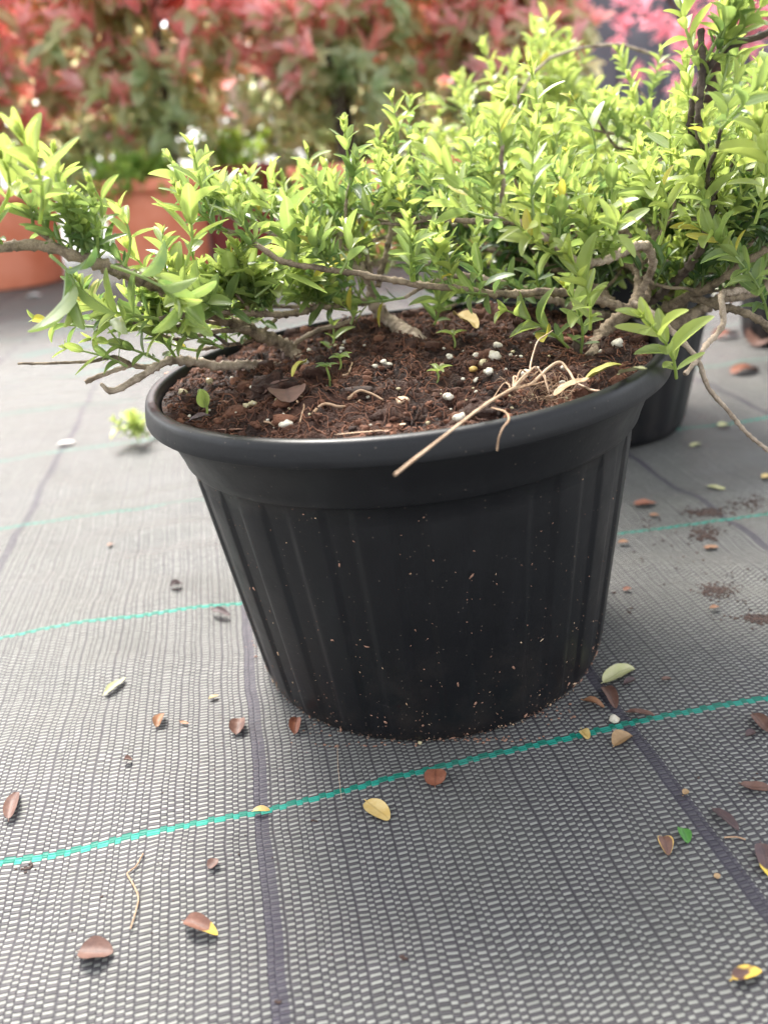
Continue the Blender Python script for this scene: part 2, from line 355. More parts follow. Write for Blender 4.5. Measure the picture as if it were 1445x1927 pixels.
# specks and crumbs stuck to the pot wall
rng = np.random.default_rng(5); b = Bag()
for k in range(1300):
    th = rng.uniform(PI * .98, PI * 2.02); z = .003 + .155 * rng.random() ** 3
    if k < 260: z = rng.uniform(.001, .007)
    r = .1172 + (.1342 - .1172) * (z - .009) / .1495 + .0006
    if z < .009: r = .115 + rng.uniform(0, .002)
    c = np.array([r * math.cos(th), r * math.sin(th), z]); s_ = rng.uniform(.00015, .00048) * (2.6 if rng.random() < .06 else 1)
    V, F = blob(rng, s_, (1, rng.uniform(.5, 1), rng.uniform(.8, 2.6)), .4, 1.3, 3)
    a = rng.uniform(0, PI); R_ = np.array(Matrix.Rotation(th, 3, 'Z') @ Matrix.Rotation(a, 3, 'X')); V = V * [.35, .75, .75]
    b.add(V @ R_.T + c, F, None, 0 if rng.random() < .82 else 1)
o = b.build('stuck_soil_specks', [M['barkchip'], M['chaff']]); o.parent = pot; o['kind'] = 'stuff'
# ---------------------------------------------------------------- potting soil
def soilz(x, y):                                              # pot-local height
    r = np.hypot(x, y)
    base = .1925 + .0065 * np.clip(1 - (r / .135) ** 2, 0, 1) + .006 * np.clip(y / .14, -1, 1) * np.clip(1 - (r / .15) ** 4, 0, 1)
    return base + (.0048 * n2(x, y, 42, 3, 7) + .0036 * np.abs(n2(x, y, 110, 3, 8)) + .0016 * n2(x, y, 330, 3, 11, .6)) * np.clip((.150 - r) / .02, .25, 1)
n_r, n_t = 150, 420
rr = np.linspace(0, 1, n_r) ** .75 * .1435; th = np.arange(n_t) * 2 * PI / n_t
T, Rr = np.meshgrid(th, rr, indexing='ij'); X = Rr * np.cos(T); Y = Rr * np.sin(T)
b = Bag(); b.add(pot2w(np.stack([X, Y, soilz(X, Y)], -1).reshape(-1, 3)), grid_faces(n_t, n_r, True))
lo = Bag()
tag(b.build('potting_soil', M['soil']), 'dark brown compost filling the big black pot in front', 'soil')
def soil_at(x, y, lift=0): return pot2w([x, y, float(soilz(x, y)) + lift])[0]
def soil_px(px, py, lift=0.):
    z = .19
    for _ in range(6):
        p = atz(px, py, z); q = np.linalg.inv(PMn) @ np.array([*p, 1]); z = soil_at(q[0], q[1], lift)[2]
    return np.array([p[0], p[1], z])
rng = np.random.default_rng(11); b = Bag()
for k in range(3600):                                          # crumbs, shreds and fibres that make the compost rough
    r = .142 * math.sqrt(rng.random()); t = rng.uniform(0, 2 * PI); x, y = r * math.cos(t), r * math.sin(t); q = rng.random()
    young = rng.random() ** 1.3; att = (young, rng.random() * .8 if young < .3 else 0, 0, 0)
    if q < .36:
        V, F = blob(rng, rng.uniform(.0007, .0028) * (2.2 if rng.random() < .10 else 1), (1, rng.uniform(.6, 1), rng.uniform(.4, .9)), .5, 1.6, 4); b.add(V + soil_at(x, y, .0004), F, att)
    else:
        L = rng.uniform(.004, .016); a = rng.uniform(0, 2 * PI); bend = rng.uniform(-1.5, 1.5); n = 6; P = []
        for i in range(n):
            s_ = i / (n - 1) - .5; aa = a + bend * s_; xx, yy = x + L * s_ * math.cos(aa), y + L * s_ * math.sin(aa)
            if math.hypot(xx, yy) > .1425: xx, yy = x, y
            P.append(soil_at(xx, yy, .0006 + .002 * rng.random()) + rng.normal(0, .0003, 3))
        tube(b, np.array(P) + np.arange(n)[:, None] * 1e-6, rng.uniform(.00012, .00048), 4, att, False)
tag(b.build('compost_crumbs', M['soil']), 'loose crumbs, shreds and fibres over the compost surface', kind='stuff')
# ---------------------------------------------------------------- shrubs
FOL = {}
def tips(bag, p, d, up, size, rng, young=1., mi=0):
    n = 5; pos = []; ax = []; nr = []
    for i in range(n):
        a = i * 2 * PI / n + rng.uniform(0, 1); s = norm(np.cross(d, [.3, .1, 1.])); q = np.cross(d, s); o = math.cos(a) * s + math.sin(a) * q
        pos.append(p); ax.append(d * rng.uniform(.8, 1.4) + o * rng.uniform(.15, .5)); nr.append(d * .6 - o)
    L = size * rng.uniform(.25, .55, n); leaves(bag, np.array(pos), np.array(ax), np.array(nr), L, L * .34, rng.uniform(-.3, .4, n), .8, young, rng.random(n), True, mi)
def shoot(bag, p0, d0, length, rng, size=.0145, young=.5, hi=True, up=.5, mi=0, gap=.0052, stemr=.0007, wr=.37, tip=True, p1=None):
    n = max(3, int(length / gap)); P = [np.array(p0)]; d = norm(d0); step = length / n
    for i in range(n):
        if p1 is None: d = norm(d + np.array([0, 0, up * .12]) + rng.normal(0, .045, 3)); P.append(P[-1] + d * step)
        else:
            t = (i + 1) / n; q = p0 + (p1 - p0) * t + np.array([.004, 0, .0]) * math.sin(t * PI) * 1.; P.append(q)
    P = np.array(P); T = norm(np.gradient(P, axis=0)); yv = np.clip(young + np.linspace(-.35, .45, n + 1), 0, 1)
    tube(bag, P, np.linspace(stemr * 1.3, stemr * .7, n + 1), 5 if hi else 3, (max(.35, young * .8), .8, .0, 0), False)
    s = norm(np.cross(T[0], [rng.normal(), rng.normal(), .4])); pos = []; ax = []; nr = []; L = []; yy = []
    for i in range(1, n + 1):
        t = T[i]; s = norm(s - t * (s @ t)); s2 = np.cross(t, s); s, s2 = (s2, s) if i % 1 == 0 else (s, s2)
        f = i / n; prof = (.55 + .75 * min(f * 2.2, 1)) * (1 - .5 * max(0, f - .6) / .4)
        opening = 1.02 - .5 * max(0, f - .45) / .55 + rng.normal(0, .16)
        for sg in (-1, 1):
            if rng.random() < .06: continue
            o = norm(sg * s + rng.normal(0, .18, 3) + [0, 0, .15]); a = norm(t * math.cos(opening) + o * math.sin(opening))
            pos.append(P[i] + a * .0008); ax.append(a); nr.append(t * 1. - o * .4 + np.array([0, 0, .35])); L.append(size * prof * rng.uniform(.65, 1.25)); yy.append(yv[i])
    if pos:
        k = len(pos); L = np.array(L); leaves(bag, np.array(pos), np.array(ax), np.array(nr), L, L * wr * rng.uniform(.85, 1.12, k), rng.uniform(-.2, .75, k), rng.uniform(.2, 1.3, k), np.array(yy) * rng.uniform(.55, 1.1, k), rng.random(k), hi, mi)
    if tip: tips(bag, P[-1], T[-1], None, size, rng, min(1, young + .5), mi)
    return P
def branch_mesh(bag, P, R, rng, seg=9, knots=True):
    Q, rr = smooth_path(P, R, .0013); n = len(Q); Q = Q + np.stack([fbm(Q * 70 + rng.uniform(0, 50), 3, 5 + k) for k in range(3)], -1) * np.minimum(rr, .002)[:, None] * .55
    if knots:                                                  # leaf-scar rings every 7 mm or so
        i = rng.integers(2, 5)
        while i < n - 1: rr[i] *= rng.uniform(1.18, 1.45); rr[i - 1] *= 1.06; i += int(rng.integers(3, 8))
    tube(bag, Q, rr, seg + 4, None, True, .22, int(rng.integers(99))); return Q
class Shrub:
    def __init__(s, loc, label, seed, leaf='leaf', cat='shrub', name='honeysuckle_shrub', hi=True):
        s.e = empty(name, loc, label, cat); s.rng = np.random.default_rng(seed); s.leaf = leaf; s.hi = hi
    def branch(s, pts, R, mat='bark', dens=0, length=(.03, .06), size=.0120, young=.42, t0=.15, end=True, sub=0, spread=.9, extra=(), knots=True, upb=1., leafmat=None, gap=.0043):
        rng = s.rng; P = [at(*p) if not isinstance(p, np.ndarray) else p for p in pts]; R = np.interp(np.linspace(0, 1, len(P)), np.linspace(0, 1, len(R)), R)
        b = Bag(); Q = branch_mesh(b, P, R, rng, 9 if s.hi else 6, knots); f = Bag(); cum = np.concatenate([[0], np.cumsum(np.linalg.norm(np.diff(Q, axis=0), axis=1))]); tot = cum[-1]
        T = norm(np.gradient(Q, axis=0))
        for k in range(int(dens * 1.95 * tot * (1 - t0) / .01)):
            q = tot * (t0 + (1 - t0) * rng.random()); i = min(len(Q) - 1, int(np.searchsorted(cum, q))); lat = norm(rng.normal(0, 1, 3)); lat = lat - T[i] * (lat @ T[i])
            d = norm(T[i] * rng.uniform(.1, .9) + lat * spread + np.array([0, 0, upb * rng.uniform(.5, 1.3)])); L = rng.uniform(*length)
            pp = Q[i]
            if sub and rng.random() < sub:                     # a woody side twig first
                P2 = [pp]; dd = d * [1, 1, .55]
                for j in range(4): dd = norm(dd + rng.normal(0, .2, 3) + [0, 0, .08]); P2.append(P2[-1] + dd * L * .35)
                branch_mesh(b, P2, [.0011, .0008], rng, 6, True)
                for j in (1, 2, 3, 4): shoot(f, P2[j], norm(dd * .4 + rng.normal(0, .5, 3) + [0, 0, .9]), L * rng.uniform(.4, .8), rng, size, np.clip(young + rng.normal(0, .15), 0, 1), s.hi, gap=gap)
            else: shoot(f, pp, d, L, rng, size, np.clip(young + rng.normal(0, .28), 0, 1), s.hi, gap=gap)
        if end: shoot(f, Q[-1], T[-1] + [0, 0, .2], length[1], rng, size, young, s.hi, gap=gap)
        for (a, c, yv, *rest) in extra: p0 = at(*a); p1 = at(*c); shoot(f, p0, p1 - p0, np.linalg.norm(p1 - p0), rng, (rest[0] if rest else size * 1.2) * .86, yv, s.hi, p1=p1, gap=rest[1] if len(rest) > 1 else .0056)
        o = b.build('branch', M[mat], s.e)
        if f.n: f.build('foliage', M[leafmat or s.leaf], o)
        return Q
def SP(px, py, lift=-.004): return soil_px(px, py, lift)
def build_front():
    s = Shrub(tuple(SP(790, 655)), 'spreading box honeysuckle with bright yellow-green leaves, growing in the front black pot', 3)
    # stem rising to the left, thick and ridged
    s.branch([SP(580, 697), (545, 655, .49), (425, 600, .455), (345, 560, .43), (255, 522, .405), (150, 485, .39), (60, 458, .385), (-10, 467, .38), (-120, 445, .38)], [.0035, .0037, .0034, .003, .0028, .0026, .0024, .0022, .002], 'bark', .9, (.025, .05), young=.45, t0=.38, sub=.3,
             extra=[((75, 420, .37), (45, 262, .35), .8, .021), ((180, 440, .385), (175, 350, .38), .6), ((110, 400, .4), (92, 300, .41), .7), ((350, 500, .41), (345, 375, .41), .8, .02), ((235, 500, .40), (228, 400, .40), .5), ((300, 530, .385), (352, 600, .37), .3, .020), ((210, 500, .37), (330, 560, .36), .2, .022, .012), ((0, 400, .37), (5, 300, .36), .9, .02), ((95, 480, .37), (140, 560, .365), .1, .026, .01)])
    s.branch([SP(528, 692, -.001), (400, 688, .46), (330, 678, .44), (290, 695, .43), (215, 735, .42), (190, 722, .418)], [.0026, .0026, .0023, .002, .0017, .001], 'pale_bark', 0, end=False,
             extra=[((330, 672, .44), (250, 610, .43), .35, .015), ((300, 680, .43), (180, 640, .42), .35, .014), ((240, 690, .42), (130, 655, .42), .45, .014), ((420, 655, .43), (240, 600, .41), .5, .016)])
    s.branch([(300, 690, .432), (255, 690, .43), (215, 672, .425), (160, 680, .42), (35, 685, .42)], [.0016, .0014, .0008, .0006], 'bark', 0, end=False, knots=True)
    s.branch([(250, 688, .43), (205, 700, .425), (160, 720, .42)], [.0013, .0012], 'pale_bark', 0, end=False)
    s.branch([(470, 620, .46), (400, 625, .45), (340, 640, .45), (285, 625, .44)], [.0014, .0009], 'bark', .45, (.018, .03), size=.013, young=.25, sub=0)
    s.branch([(430, 650, .45), (350, 600, .46), (270, 590, .47), (165, 615, .47)], [.001, .0006], 'dark_bark', 0, end=False)
    s.branch([(470, 600, .47), (420, 610, .46), (370, 600, .45), (320, 615, .44), (250, 605, .43), (180, 615, .43)], [.0014, .001, .0008], 'bark', .9, (.012, .028), size=.0115, young=.3, t0=.05)
    s.branch([(520, 600, .49), (470, 640, .48), (420, 650, .47), (370, 660, .46)], [.0013, .0009], 'bark', .8, (.012, .025), size=.011, young=.25, t0=.1)
    s.branch([(700, 570, .54), (640, 560, .56), (580, 575, .57), (500, 580, .58), (420, 590, .58)], [.0016, .0011], 'bark', 1.0, (.018, .035), size=.0125, young=.3, t0=.05, sub=.2)
    # pale stump leaning left, then its limbs
    s.branch([SP(792, 660), (745, 612, .53), (700, 570, .53), (695, 530, .53), (660, 500, .52), (600, 470, .52), (520, 440, .53), (450, 420, .55)], [.0046, .0044, .0038, .0028, .0022, .0019, .0016, .0013], 'pale_bark', .75, (.025, .05), t0=.45, sub=.25, young=.35)
    s.branch([(700, 565, .53), (640, 572, .50), (560, 588, .47), (500, 592, .45), (420, 585, .43), (350, 592, .42), (300, 600, .41)], [.0022, .002, .0017, .0015, .0013, .0011], 'bark', .85, (.02, .035), size=.017, young=.4, sub=.1,
             extra=[((470, 585, .44), (465, 500, .43), .6, .02), ((395, 590, .42), (355, 545, .39), .5, .022), ((540, 560, .46), (530, 450, .47), .6, .02), ((480, 560, .43), (555, 470, .44), .5, .02)])
    s.branch([(705, 550, .53), (690, 480, .53), (675, 400, .54), (655, 330, .55)], [.0018, .0016, .0013], 'pale_bark', 0, end=False, knots=False)
    s.branch([(560, 690, .49), (550, 655, .5), (590, 625, .5), (640, 610, .5), (665, 600, .5)], [.0016, .0012], 'bark', 0, end=False, extra=[((612, 680, .5), (622, 600, .5), .35, .013), ((660, 610, .49), (645, 575, .49), .5, .014)])
    s.branch([(712, 540, .53), (730, 460, .54), (740, 400, .55), (730, 350, .56)], [.002, .0012], 'bark', .35, (.02, .035), young=.35, sub=.2, extra=[((735, 350, .56), (738, 195, .56), .5, .015), ((760, 420, .53), (850, 330, .53), .4), ((600, 420, .5), (585, 320, .51), .3)])
    # thin knotty twig crossing in front of the compost, from the right stool
    s.branch([(1190, 585, .46), (1080, 552, .445), (960, 553, .44), (850, 543, .435), (700, 520, .43), (600, 503, .43), (540, 495, .43), (470, 455, .43), (400, 420, .44)], [.0026, .0022, .0018, .0016, .0015, .0014, .0012], 'bark', .42, (.02, .04), young=.4, t0=.3, sub=.0, extra=[((410, 440, .44), (405, 355, .44), .15, .021, .009), ((640, 515, .42), (650, 430, .43), .5), ((560, 500, .43), (500, 380, .45), .3, .02)])
    s.branch([(1150, 600, .5), (1040, 565, .5), (930, 530, .5), (840, 520, .5), (760, 560, .5)], [.003, .0022, .0016, .001], 'pale_bark', .35, (.02, .035), young=.2, sub=.1, extra=[((812, 620, .51), (818, 545, .5), .3, .018), ((900, 560, .45), (890, 500, .44), .1, .02)])
    s.branch([(735, 640, .56), (800, 600, .57), (860, 570, .57)], [.0012, .0009], 'bark', 0, end=False)
    # right stool: several stems fanning out of the compost
    s.branch([SP(1105, 700), (1133, 630, .46), (1190, 575, .46), (1212, 510, .47), (1235, 445, .48), (1200, 400, .5), (1110, 390, .54), (1020, 370, .57), (960, 350, .58)], [.0042, .0040, .0034, .0028, .0022, .0018, .0015, .0012], 'bark', .7, (.02, .045), t0=.45, sub=.2, young=.5, extra=[((1000, 330, .52), (998, 125, .5), .7, .015), ((870, 350, .54), (885, 222, .54), .5, .016), ((1120, 300, .5), (1080, 190, .5), .5)])
    s.branch([(1200, 560, .465), (1228, 500, .45), (1215, 462, .43), (1165, 478, .41), (1105, 497, .395), (1060, 480, .39), (1000, 430, .385), (930, 400, .385)], [.0020, .0021, .0022, .0020, .0017, .0013, .001], 'pale_bark', .75, (.02, .045), t0=.5, sub=.1, young=.6,
             extra=[((1110, 620, .39), (1068, 480, .375), .8, .019), ((1060, 480, .39), (985, 370, .39), .9, .018), ((1170, 500, .41), (1060, 330, .40), .8, .018), ((1240, 460, .42), (1240, 330, .41), .8)])
    s.branch([SP(1140, 700), (1215, 640, .48), (1290, 600, .49), (1350, 565, .50), (1440, 545, .52), (1560, 500, .56)], [.0036, .0040, .0036, .003, .0024, .0018], 'bark', .7, (.03, .055), t0=.55, sub=.4, young=.25)
    s.branch([SP(1150, 690), (1240, 605, .5), (1330, 520, .5), (1370, 420, .49), (1400, 330, .47), (1470, 250, .46)], [.0036, .0034, .003, .0024, .0018, .0013], 'bark', 1.0, (.03, .055), t0=.4, sub=.4, young=.5)
    s.branch([(1190, 570, .45), (1220, 585, .44), (1258, 620, .43), (1310, 677, .42), (1337, 733, .42), (1395, 805, .42), (1445, 848, .42), (1520, 900, .42)], [.0018, .0017, .0015, .0014, .0012, .0011, .0011, .001], 'pale_bark', 0, end=False)
    s.branch([(1420, 545, .48), (1360, 555, .43), (1358, 612, .42), (1330, 650, .41), (1288, 705, .40)], [.0018, .0016, .0015, .0013, .0012], 'pale_bark', 0, end=False, extra=[((1272, 712, .385), (1212, 600, .365), .7, .0205, .0062)])
    s.branch([SP(1092, 690), (1090, 650, .43), (1085, 630, .43)], [.0028, .002], 'dark_bark', 0, end=False, extra=[((1092, 665, .43), (1068, 545, .41), .4, .0185, .0065), ((1070, 655, .44), (955, 585, .43), .3, .018, .0065)])
    s.branch([(1200, 560, .46), (1195, 480, .47), (1150, 420, .47), (1050, 450, .47), (980, 420, .48), (890, 415, .49), (800, 410, .5), (700, 400, .52)], [.0024, .0022, .0018, .0015, .0012], 'bark', .7, (.02, .04), t0=.2, sub=.15, young=.4)
    s.branch([(1215, 560, .47), (1225, 480, .5), (1260, 380, .52), (1270, 320, .55), (1210, 290, .6)], [.003, .0024, .0016], 'bark', .75, (.025, .05), t0=.2, sub=.4, young=.5)
    s.branch([(1225, 570, .48), (1310, 480, .45), (1340, 350, .43), (1312, 240, .42), (1322, 150, .42), (1316, 55, .42)], [.0024, .0022, .0018, .0016, .0013], 'dark_bark', .5, (.025, .05), t0=.2, sub=.1, young=.6, end=False, extra=[((1230, 420, .43), (1200, 300, .42), .7, .017), ((1330, 420, .42), (1280, 300, .42), .6, .018), ((1345, 200, .42), (1360, 20, .42), .6, .02), ((1400, 500, .42), (1300, 420, .41), .4, .018)])
    s.branch([(1370, 420, .45), (1300, 260, .43), (1345, 110, .42), (1445, 62, .42), (1540, 25, .42)], [.0018, .0015, .0012], 'dark_bark', .35, (.025, .05), t0=.3, sub=.1, young=.6, extra=[((1420, 420, .40), (1430, 240, .38), .8, .021), ((1445, 600, .42), (1370, 470, .41), .3, .018)])
    s.branch([(1300, 560, .47), (1400, 590, .44), (1470, 640, .43)], [.0022, .0018], 'bark', 0, end=False)
    s.branch([(1230, 540, .49), (1120, 450, .53), (1000, 430, .57), (880, 425, .6), (780, 430, .62), (700, 455, .64)], [.0028, .0018, .0013], 'bark', .8, (.02, .042), t0=.2, sub=.3, young=.5)
    s.branch([(1250, 560, .50), (1330, 470, .56), (1380, 380, .62), (1330, 320, .66), (1250, 310, .7)], [.0026, .002, .0014], 'bark', .9, (.03, .06), t0=.15, sub=.5, young=.5)
    s.branch([(690, 500, .53), (620, 450, .57), (560, 430, .6), (600, 420, .62)], [.0018, .0012], 'bark', .7, (.02, .035), t0=.2, sub=.2, young=.4)
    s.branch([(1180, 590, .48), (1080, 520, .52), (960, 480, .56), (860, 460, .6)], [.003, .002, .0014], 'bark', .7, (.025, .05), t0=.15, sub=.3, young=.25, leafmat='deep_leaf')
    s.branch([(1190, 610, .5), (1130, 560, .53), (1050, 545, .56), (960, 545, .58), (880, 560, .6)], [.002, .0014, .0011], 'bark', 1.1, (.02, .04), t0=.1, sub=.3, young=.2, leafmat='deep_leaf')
    s.branch([(1230, 600, .52), (1180, 520, .56), (1090, 480, .6), (1000, 470, .62)], [.002, .0014, .0011], 'bark', 1.1, (.02, .04), t0=.1, sub=.3, young=.3)
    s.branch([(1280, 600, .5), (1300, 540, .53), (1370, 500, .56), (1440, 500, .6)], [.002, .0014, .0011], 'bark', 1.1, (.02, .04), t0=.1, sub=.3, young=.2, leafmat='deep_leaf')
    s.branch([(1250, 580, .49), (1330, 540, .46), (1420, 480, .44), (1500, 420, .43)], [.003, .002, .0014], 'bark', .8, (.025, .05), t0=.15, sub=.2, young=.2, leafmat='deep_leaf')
build_front()
# ---------------------------------------------------------------- second shrub in its own pot behind
def build_second():
    c = np.array([.25, .90, 0.]); black_pot(tuple(c), 'black plastic pot standing behind the front pot, mostly hidden by branches', detail=False)
    X = Rr[:, ::5] * np.cos(T[:, ::5]); Y = Rr[:, ::5] * np.sin(T[:, ::5]); b = Bag(); b.add(np.stack([X, Y, soilz(X, Y) - .002], -1).reshape(-1, 3) + c, grid_faces(n_t, X.shape[1], True))
    tag(b.build('potting_soil', M['soil']), 'dark compost inside the second black pot behind', 'soil')
    s = Shrub((.25, .90, .185), 'blurred pale green honeysuckle in the second black pot, rising behind the front shrub', 8, hi=False)
    base = np.array([.25, .90, .183]); rng = s.rng
    ends = [((900, 270, .95)), ((960, 190, .95)), ((1040, 120, 1.0)), ((850, 400, .85)), ((1010, 300, .85)), ((1150, 330, .9)), ((1260, 310, .9)), ((800, 430, .9)), ((1120, 330, .8)), ((1380, 330, .9)), ((1200, 340, 1.1)), ((930, 350, 1.0)), ((1060, 220, 1.05)), ((740, 480, .85)), ((650, 500, .85)), ((1430, 380, .85)), ((1100, 420, .75)), ((900, 430, .75))]
    for i, e in enumerate(ends):
        p1 = at(*e); st = base + np.array([rng.uniform(-.03, .03), rng.uniform(-.03, .03), 0]); mid = (st + p1) / 2 + np.array([0, 0, .03]) + rng.normal(0, .015, 3)
        s.branch([st, mid, p1], [.004, .0025, .0014], 'bark', .62 if i > 2 else .5, (.03, .06), size=.019, young=.75, t0=.3, sub=.35, gap=.008)
    s.branch([at(930, 290, .8), at(1010, 130, .8), at(1140, 85, .8), at(1260, 112, .8)], [.0014, .0012], 'pale_bark', 0, end=False)
build_second()

# ---------------------------------------------------------------- other pots and shrubs behind
def build_right():
    c = np.array([.72, 1.22, 0.]); black_pot(tuple(c), 'dark pot at the right edge behind the bare hanging twig, mostly out of frame', detail=False)
    s = Shrub((.72, 1.22, .18), 'honeysuckle far right behind the others, only its left branches in view', 18, hi=False)
    for e in [((1420, 380, 1.1)), ((1460, 330, 1.2)), ((1420, 440, 1.1)), ((1500, 320, 1.1)), ((1390, 520, 1.15))]:
        p1 = at(*e); st = np.array([.72, 1.22, .17]); s.branch([st, (st + p1) / 2 + [0, 0, .04], p1], [.004, .002, .0014], 'bark', .6, (.04, .07), size=.02, young=.55, t0=.3, sub=.3, gap=.008)
build_right()
# big terracotta-coloured pots in a row and the shrubs in them
def big_pot(loc, mat, label, r=.19, h=.30, square=False):
    e = empty('planter', loc, label, 'plant pot'); k = 4 if square else 96
    prof = [(.001, 0), (r * .78, 0), (r * .80, .01), (r * .93, h - .045), (r * .935, h - .04), (r, h - .04), (r * 1.01, h - .03), (r * 1.01, h), (r * .96, h), (r * .93, h - .06)]
    f = (lambda th, z: (1 / np.maximum(abs(np.cos(th)), abs(np.sin(th))) ** .85 - 1) * r * .85 * (z > -1) + 0 * z) if square else None
    b = Bag(); lathe(b, [p for p in prof[:5]], 96, (0, 0, 0), f); o = b.build('pot_wall', mat); o.parent = e
    b = Bag(); lathe(b, prof[4:], 96, (0, 0, 0), f); o = b.build('rim', mat); o.parent = e
    b = Bag(); lathe(b, [(.001, h - .04), (r * .94, h - .045)], 48); o = b.build('soil_surface', M['soil']); o.parent = e
    e.rotation_euler[2] = .35 if square else 0
    return e
def whorls(bag, pos, dirs, rng, n, L, wr, y, opening=(.5, 1.1), hi=False, arch=(.1, .9)):
    P = np.repeat(pos, n, 0); D = np.repeat(norm(dirs), n, 0); k = len(P); o = norm(rng.normal(0, 1, (k, 3))); o = norm(o - D * (o * D).sum(1)[:, None]); a = rng.uniform(*opening, k)[:, None]
    ax = D * np.cos(a) + o * np.sin(a); base = P - D * rng.uniform(0, .05, k)[:, None]
    LL = L * rng.uniform(.6, 1.2, k); leaves(bag, base, ax, D - o * .5, LL, LL * wr * rng.uniform(.8, 1.15, k), rng.uniform(*arch, k), rng.uniform(.3, 1.2, k), np.repeat(y, n) * rng.uniform(.4, 1, k), rng.random(k), hi)
def photinia(x, y, label, seed, rx=.30, ry=.28, z0=.40, z1=1.35, redz=.62, n=330, base_z=.26):
    n = int(n * .75); redz += .03
    rng = np.random.default_rng(seed); e = empty('photinia_shrub', (x, y, base_z), label, 'shrub')
    b = Bag(); ends = []
    for i in range(9):
        a = rng.uniform(0, 2 * PI); t = rng.uniform(.5, 1); top = np.array([x + math.cos(a) * rx * .7 * t, y + math.sin(a) * ry * .7 * t, z0 + (z1 - z0) * rng.uniform(.5, .95)])
        st = np.array([x + rng.normal(0, .02), y + rng.normal(0, .02), base_z]); Q, r_ = smooth_path([st, (st * .6 + top * .4) + rng.normal(0, .015, 3), top], [.011, .008, .003], .03); tube(b, Q, r_, 6); ends.append(Q)
    b.build('trunk', M['dark_bark'], e)
    gr = Bag(); rd = Bag(); cen = np.array([x, y, (z0 + z1) / 2]); hz = (z1 - z0) / 2
    d = norm(rng.normal(0, 1, (n * 2, 3))); rad = rng.random(n * 2)[:, None] ** .45; lump = 1 + .22 * vnoise(d * 2.2 + seed)[:, None]
    P = cen + d * rad * lump * np.array([rx, ry, hz]); keep = vnoise(P * 7 + seed * 3.1) > -.42; P = P[keep]; d = d[keep]
    D = norm(d * [1, 1, .5] + [0, 0, .9] + rng.normal(0, .25, P.shape)); zn = P[:, 2] + .20 * vnoise(P * 4 + 7) + .05 * rng.normal(0, 1, len(P))
    red = zn > redz
    whorls(gr, P[~red], D[~red], rng, 9, .080, .46, rng.random((~red).sum()) * .7, (.6, 1.5))
    whorls(rd, P[red], D[red], rng, 9, .092, .28, rng.random(red.sum()), (.15, .85), arch=(-.2, .6))
    low = red & (zn < redz + .25); whorls(gr, P[low], D[low], rng, 7, .080, .42, np.full(low.sum(), .55), (.8, 1.5))
    gr.build('green_foliage', M['pgreen'], e); rd.build('red_foliage', M['pred'], e)
def weed_tuft(x, y, z, label, seed, r=.16, h=.12, mat='weed', n=90, L=.035, name='weed_clump', cat='weeds'):
    rng = np.random.default_rng(seed); e = empty(name, (x, y, z), label, cat); b = Bag(); q = rng.normal(0, 1, (n, 3)); q = norm(q) * rng.random((n, 1)) ** .5
    P = np.array([x, y, z]) + abs(q) * np.sign(q) * [1, 1, 0] * r + np.array([0, 0, 1]) * rng.random((n, 1)) * h
    whorls(b, P, np.tile([0, 0, 1.], (n, 1)) + rng.normal(0, .4, (n, 3)), rng, 7, L, .42, rng.random(n), (.4, 1.4)); b.build('foliage', M[mat], e)
    st = Bag()
    for p in P[::3]: tube(st, smooth_path([np.array([x, y, z]) + (p - [x, y, z]) * [.3, .3, 0], p], [.002, .001], .03)[0], .0015, 4)
    st.build('stem', M['weed'], e)
photinia(-1.1, 3.7, 'photinia in the back row, low behind the weedy terracotta planter', 37, .5, .3, .05, 1.4, .6, 300)
photinia(-.12, 3.6, 'photinia in the back row, seen through the stems of the middle one', 40, .42, .25, .02, 1.0, .55, 240)
photinia(.15, 4.0, 'photinia in the back row, behind the middle and right ones', 38, .5, .3, .1, 1.6, .6, 300)
big_pot((-1.24, 2.80, 0), M['terracotta'], 'terracotta planter at the far left edge, low under the leafy branch', .24, .30)
big_pot((-.68, 2.78, 0), M['terracotta'], 'terracotta planter with weeds showing above its rim, left of the dark red one', .185, .30)
big_pot((-.46, 3.05, 0), M['maroon'], 'dark red square planter just right of the weedy terracotta one', .15, .32, True)
big_pot((-.03, 2.8, 0), M['terracotta'], 'terracotta planter half hidden behind the middle of the hedge', .20, .30)
big_pot((.48, 2.9, 0), M['terracotta'], 'terracotta planter hidden behind the front shrub, below the brownest photinia', .20, .30)
photinia(-1.22, 2.80, 'red-tipped photinia at the far left with its pale sunlit top', 31, .44, .3, .36, 1.35, .50, 300)
photinia(-.62, 2.80, 'photinia above the weedy terracotta planter, orange-brown leaves over dark green ones', 32, .36, .28, .37, 1.3, .53, 280)
photinia(-.04, 2.82, 'photinia with rounded grey-green leaves low down and coral tips, middle of the hedge', 33, .33, .28, .38, 1.3, .60, 280)
photinia(.47, 2.92, 'brownish photinia at the right end of the hedge, behind the tall front shoots', 34, .34, .28, .30, 1.3, .48, 300)
photinia(-1.9, 3.4, 'photinia in the back row, seen between the two left ones', 35, .5, .3, .05, 1.5, .55, 380)
photinia(-.35, 4.2, 'photinia in the back row, seen through the gap left of centre', 36, .5, .3, .40, 1.7, .75, 300)
weed_tuft(-.72, 2.70, .27, 'bright green weeds growing over the rim of the terracotta planter', 41, .16, .10)
weed_tuft(-.43, 2.98, .27, 'soft pale green weeds in the dark red planter', 42, .12, .16)
weed_tuft(-.52, 3.6, .25, 'white-flecked pale plant in the gap between two photinias', 43, .16, .55, 'palelf', 130, .05, 'pale_shrub', 'shrub')
weed_tuft(-.55, 3.9, .0, 'low green growth behind the gap, under the pale plant', 44, .4, .3, 'weed', 130, .06)
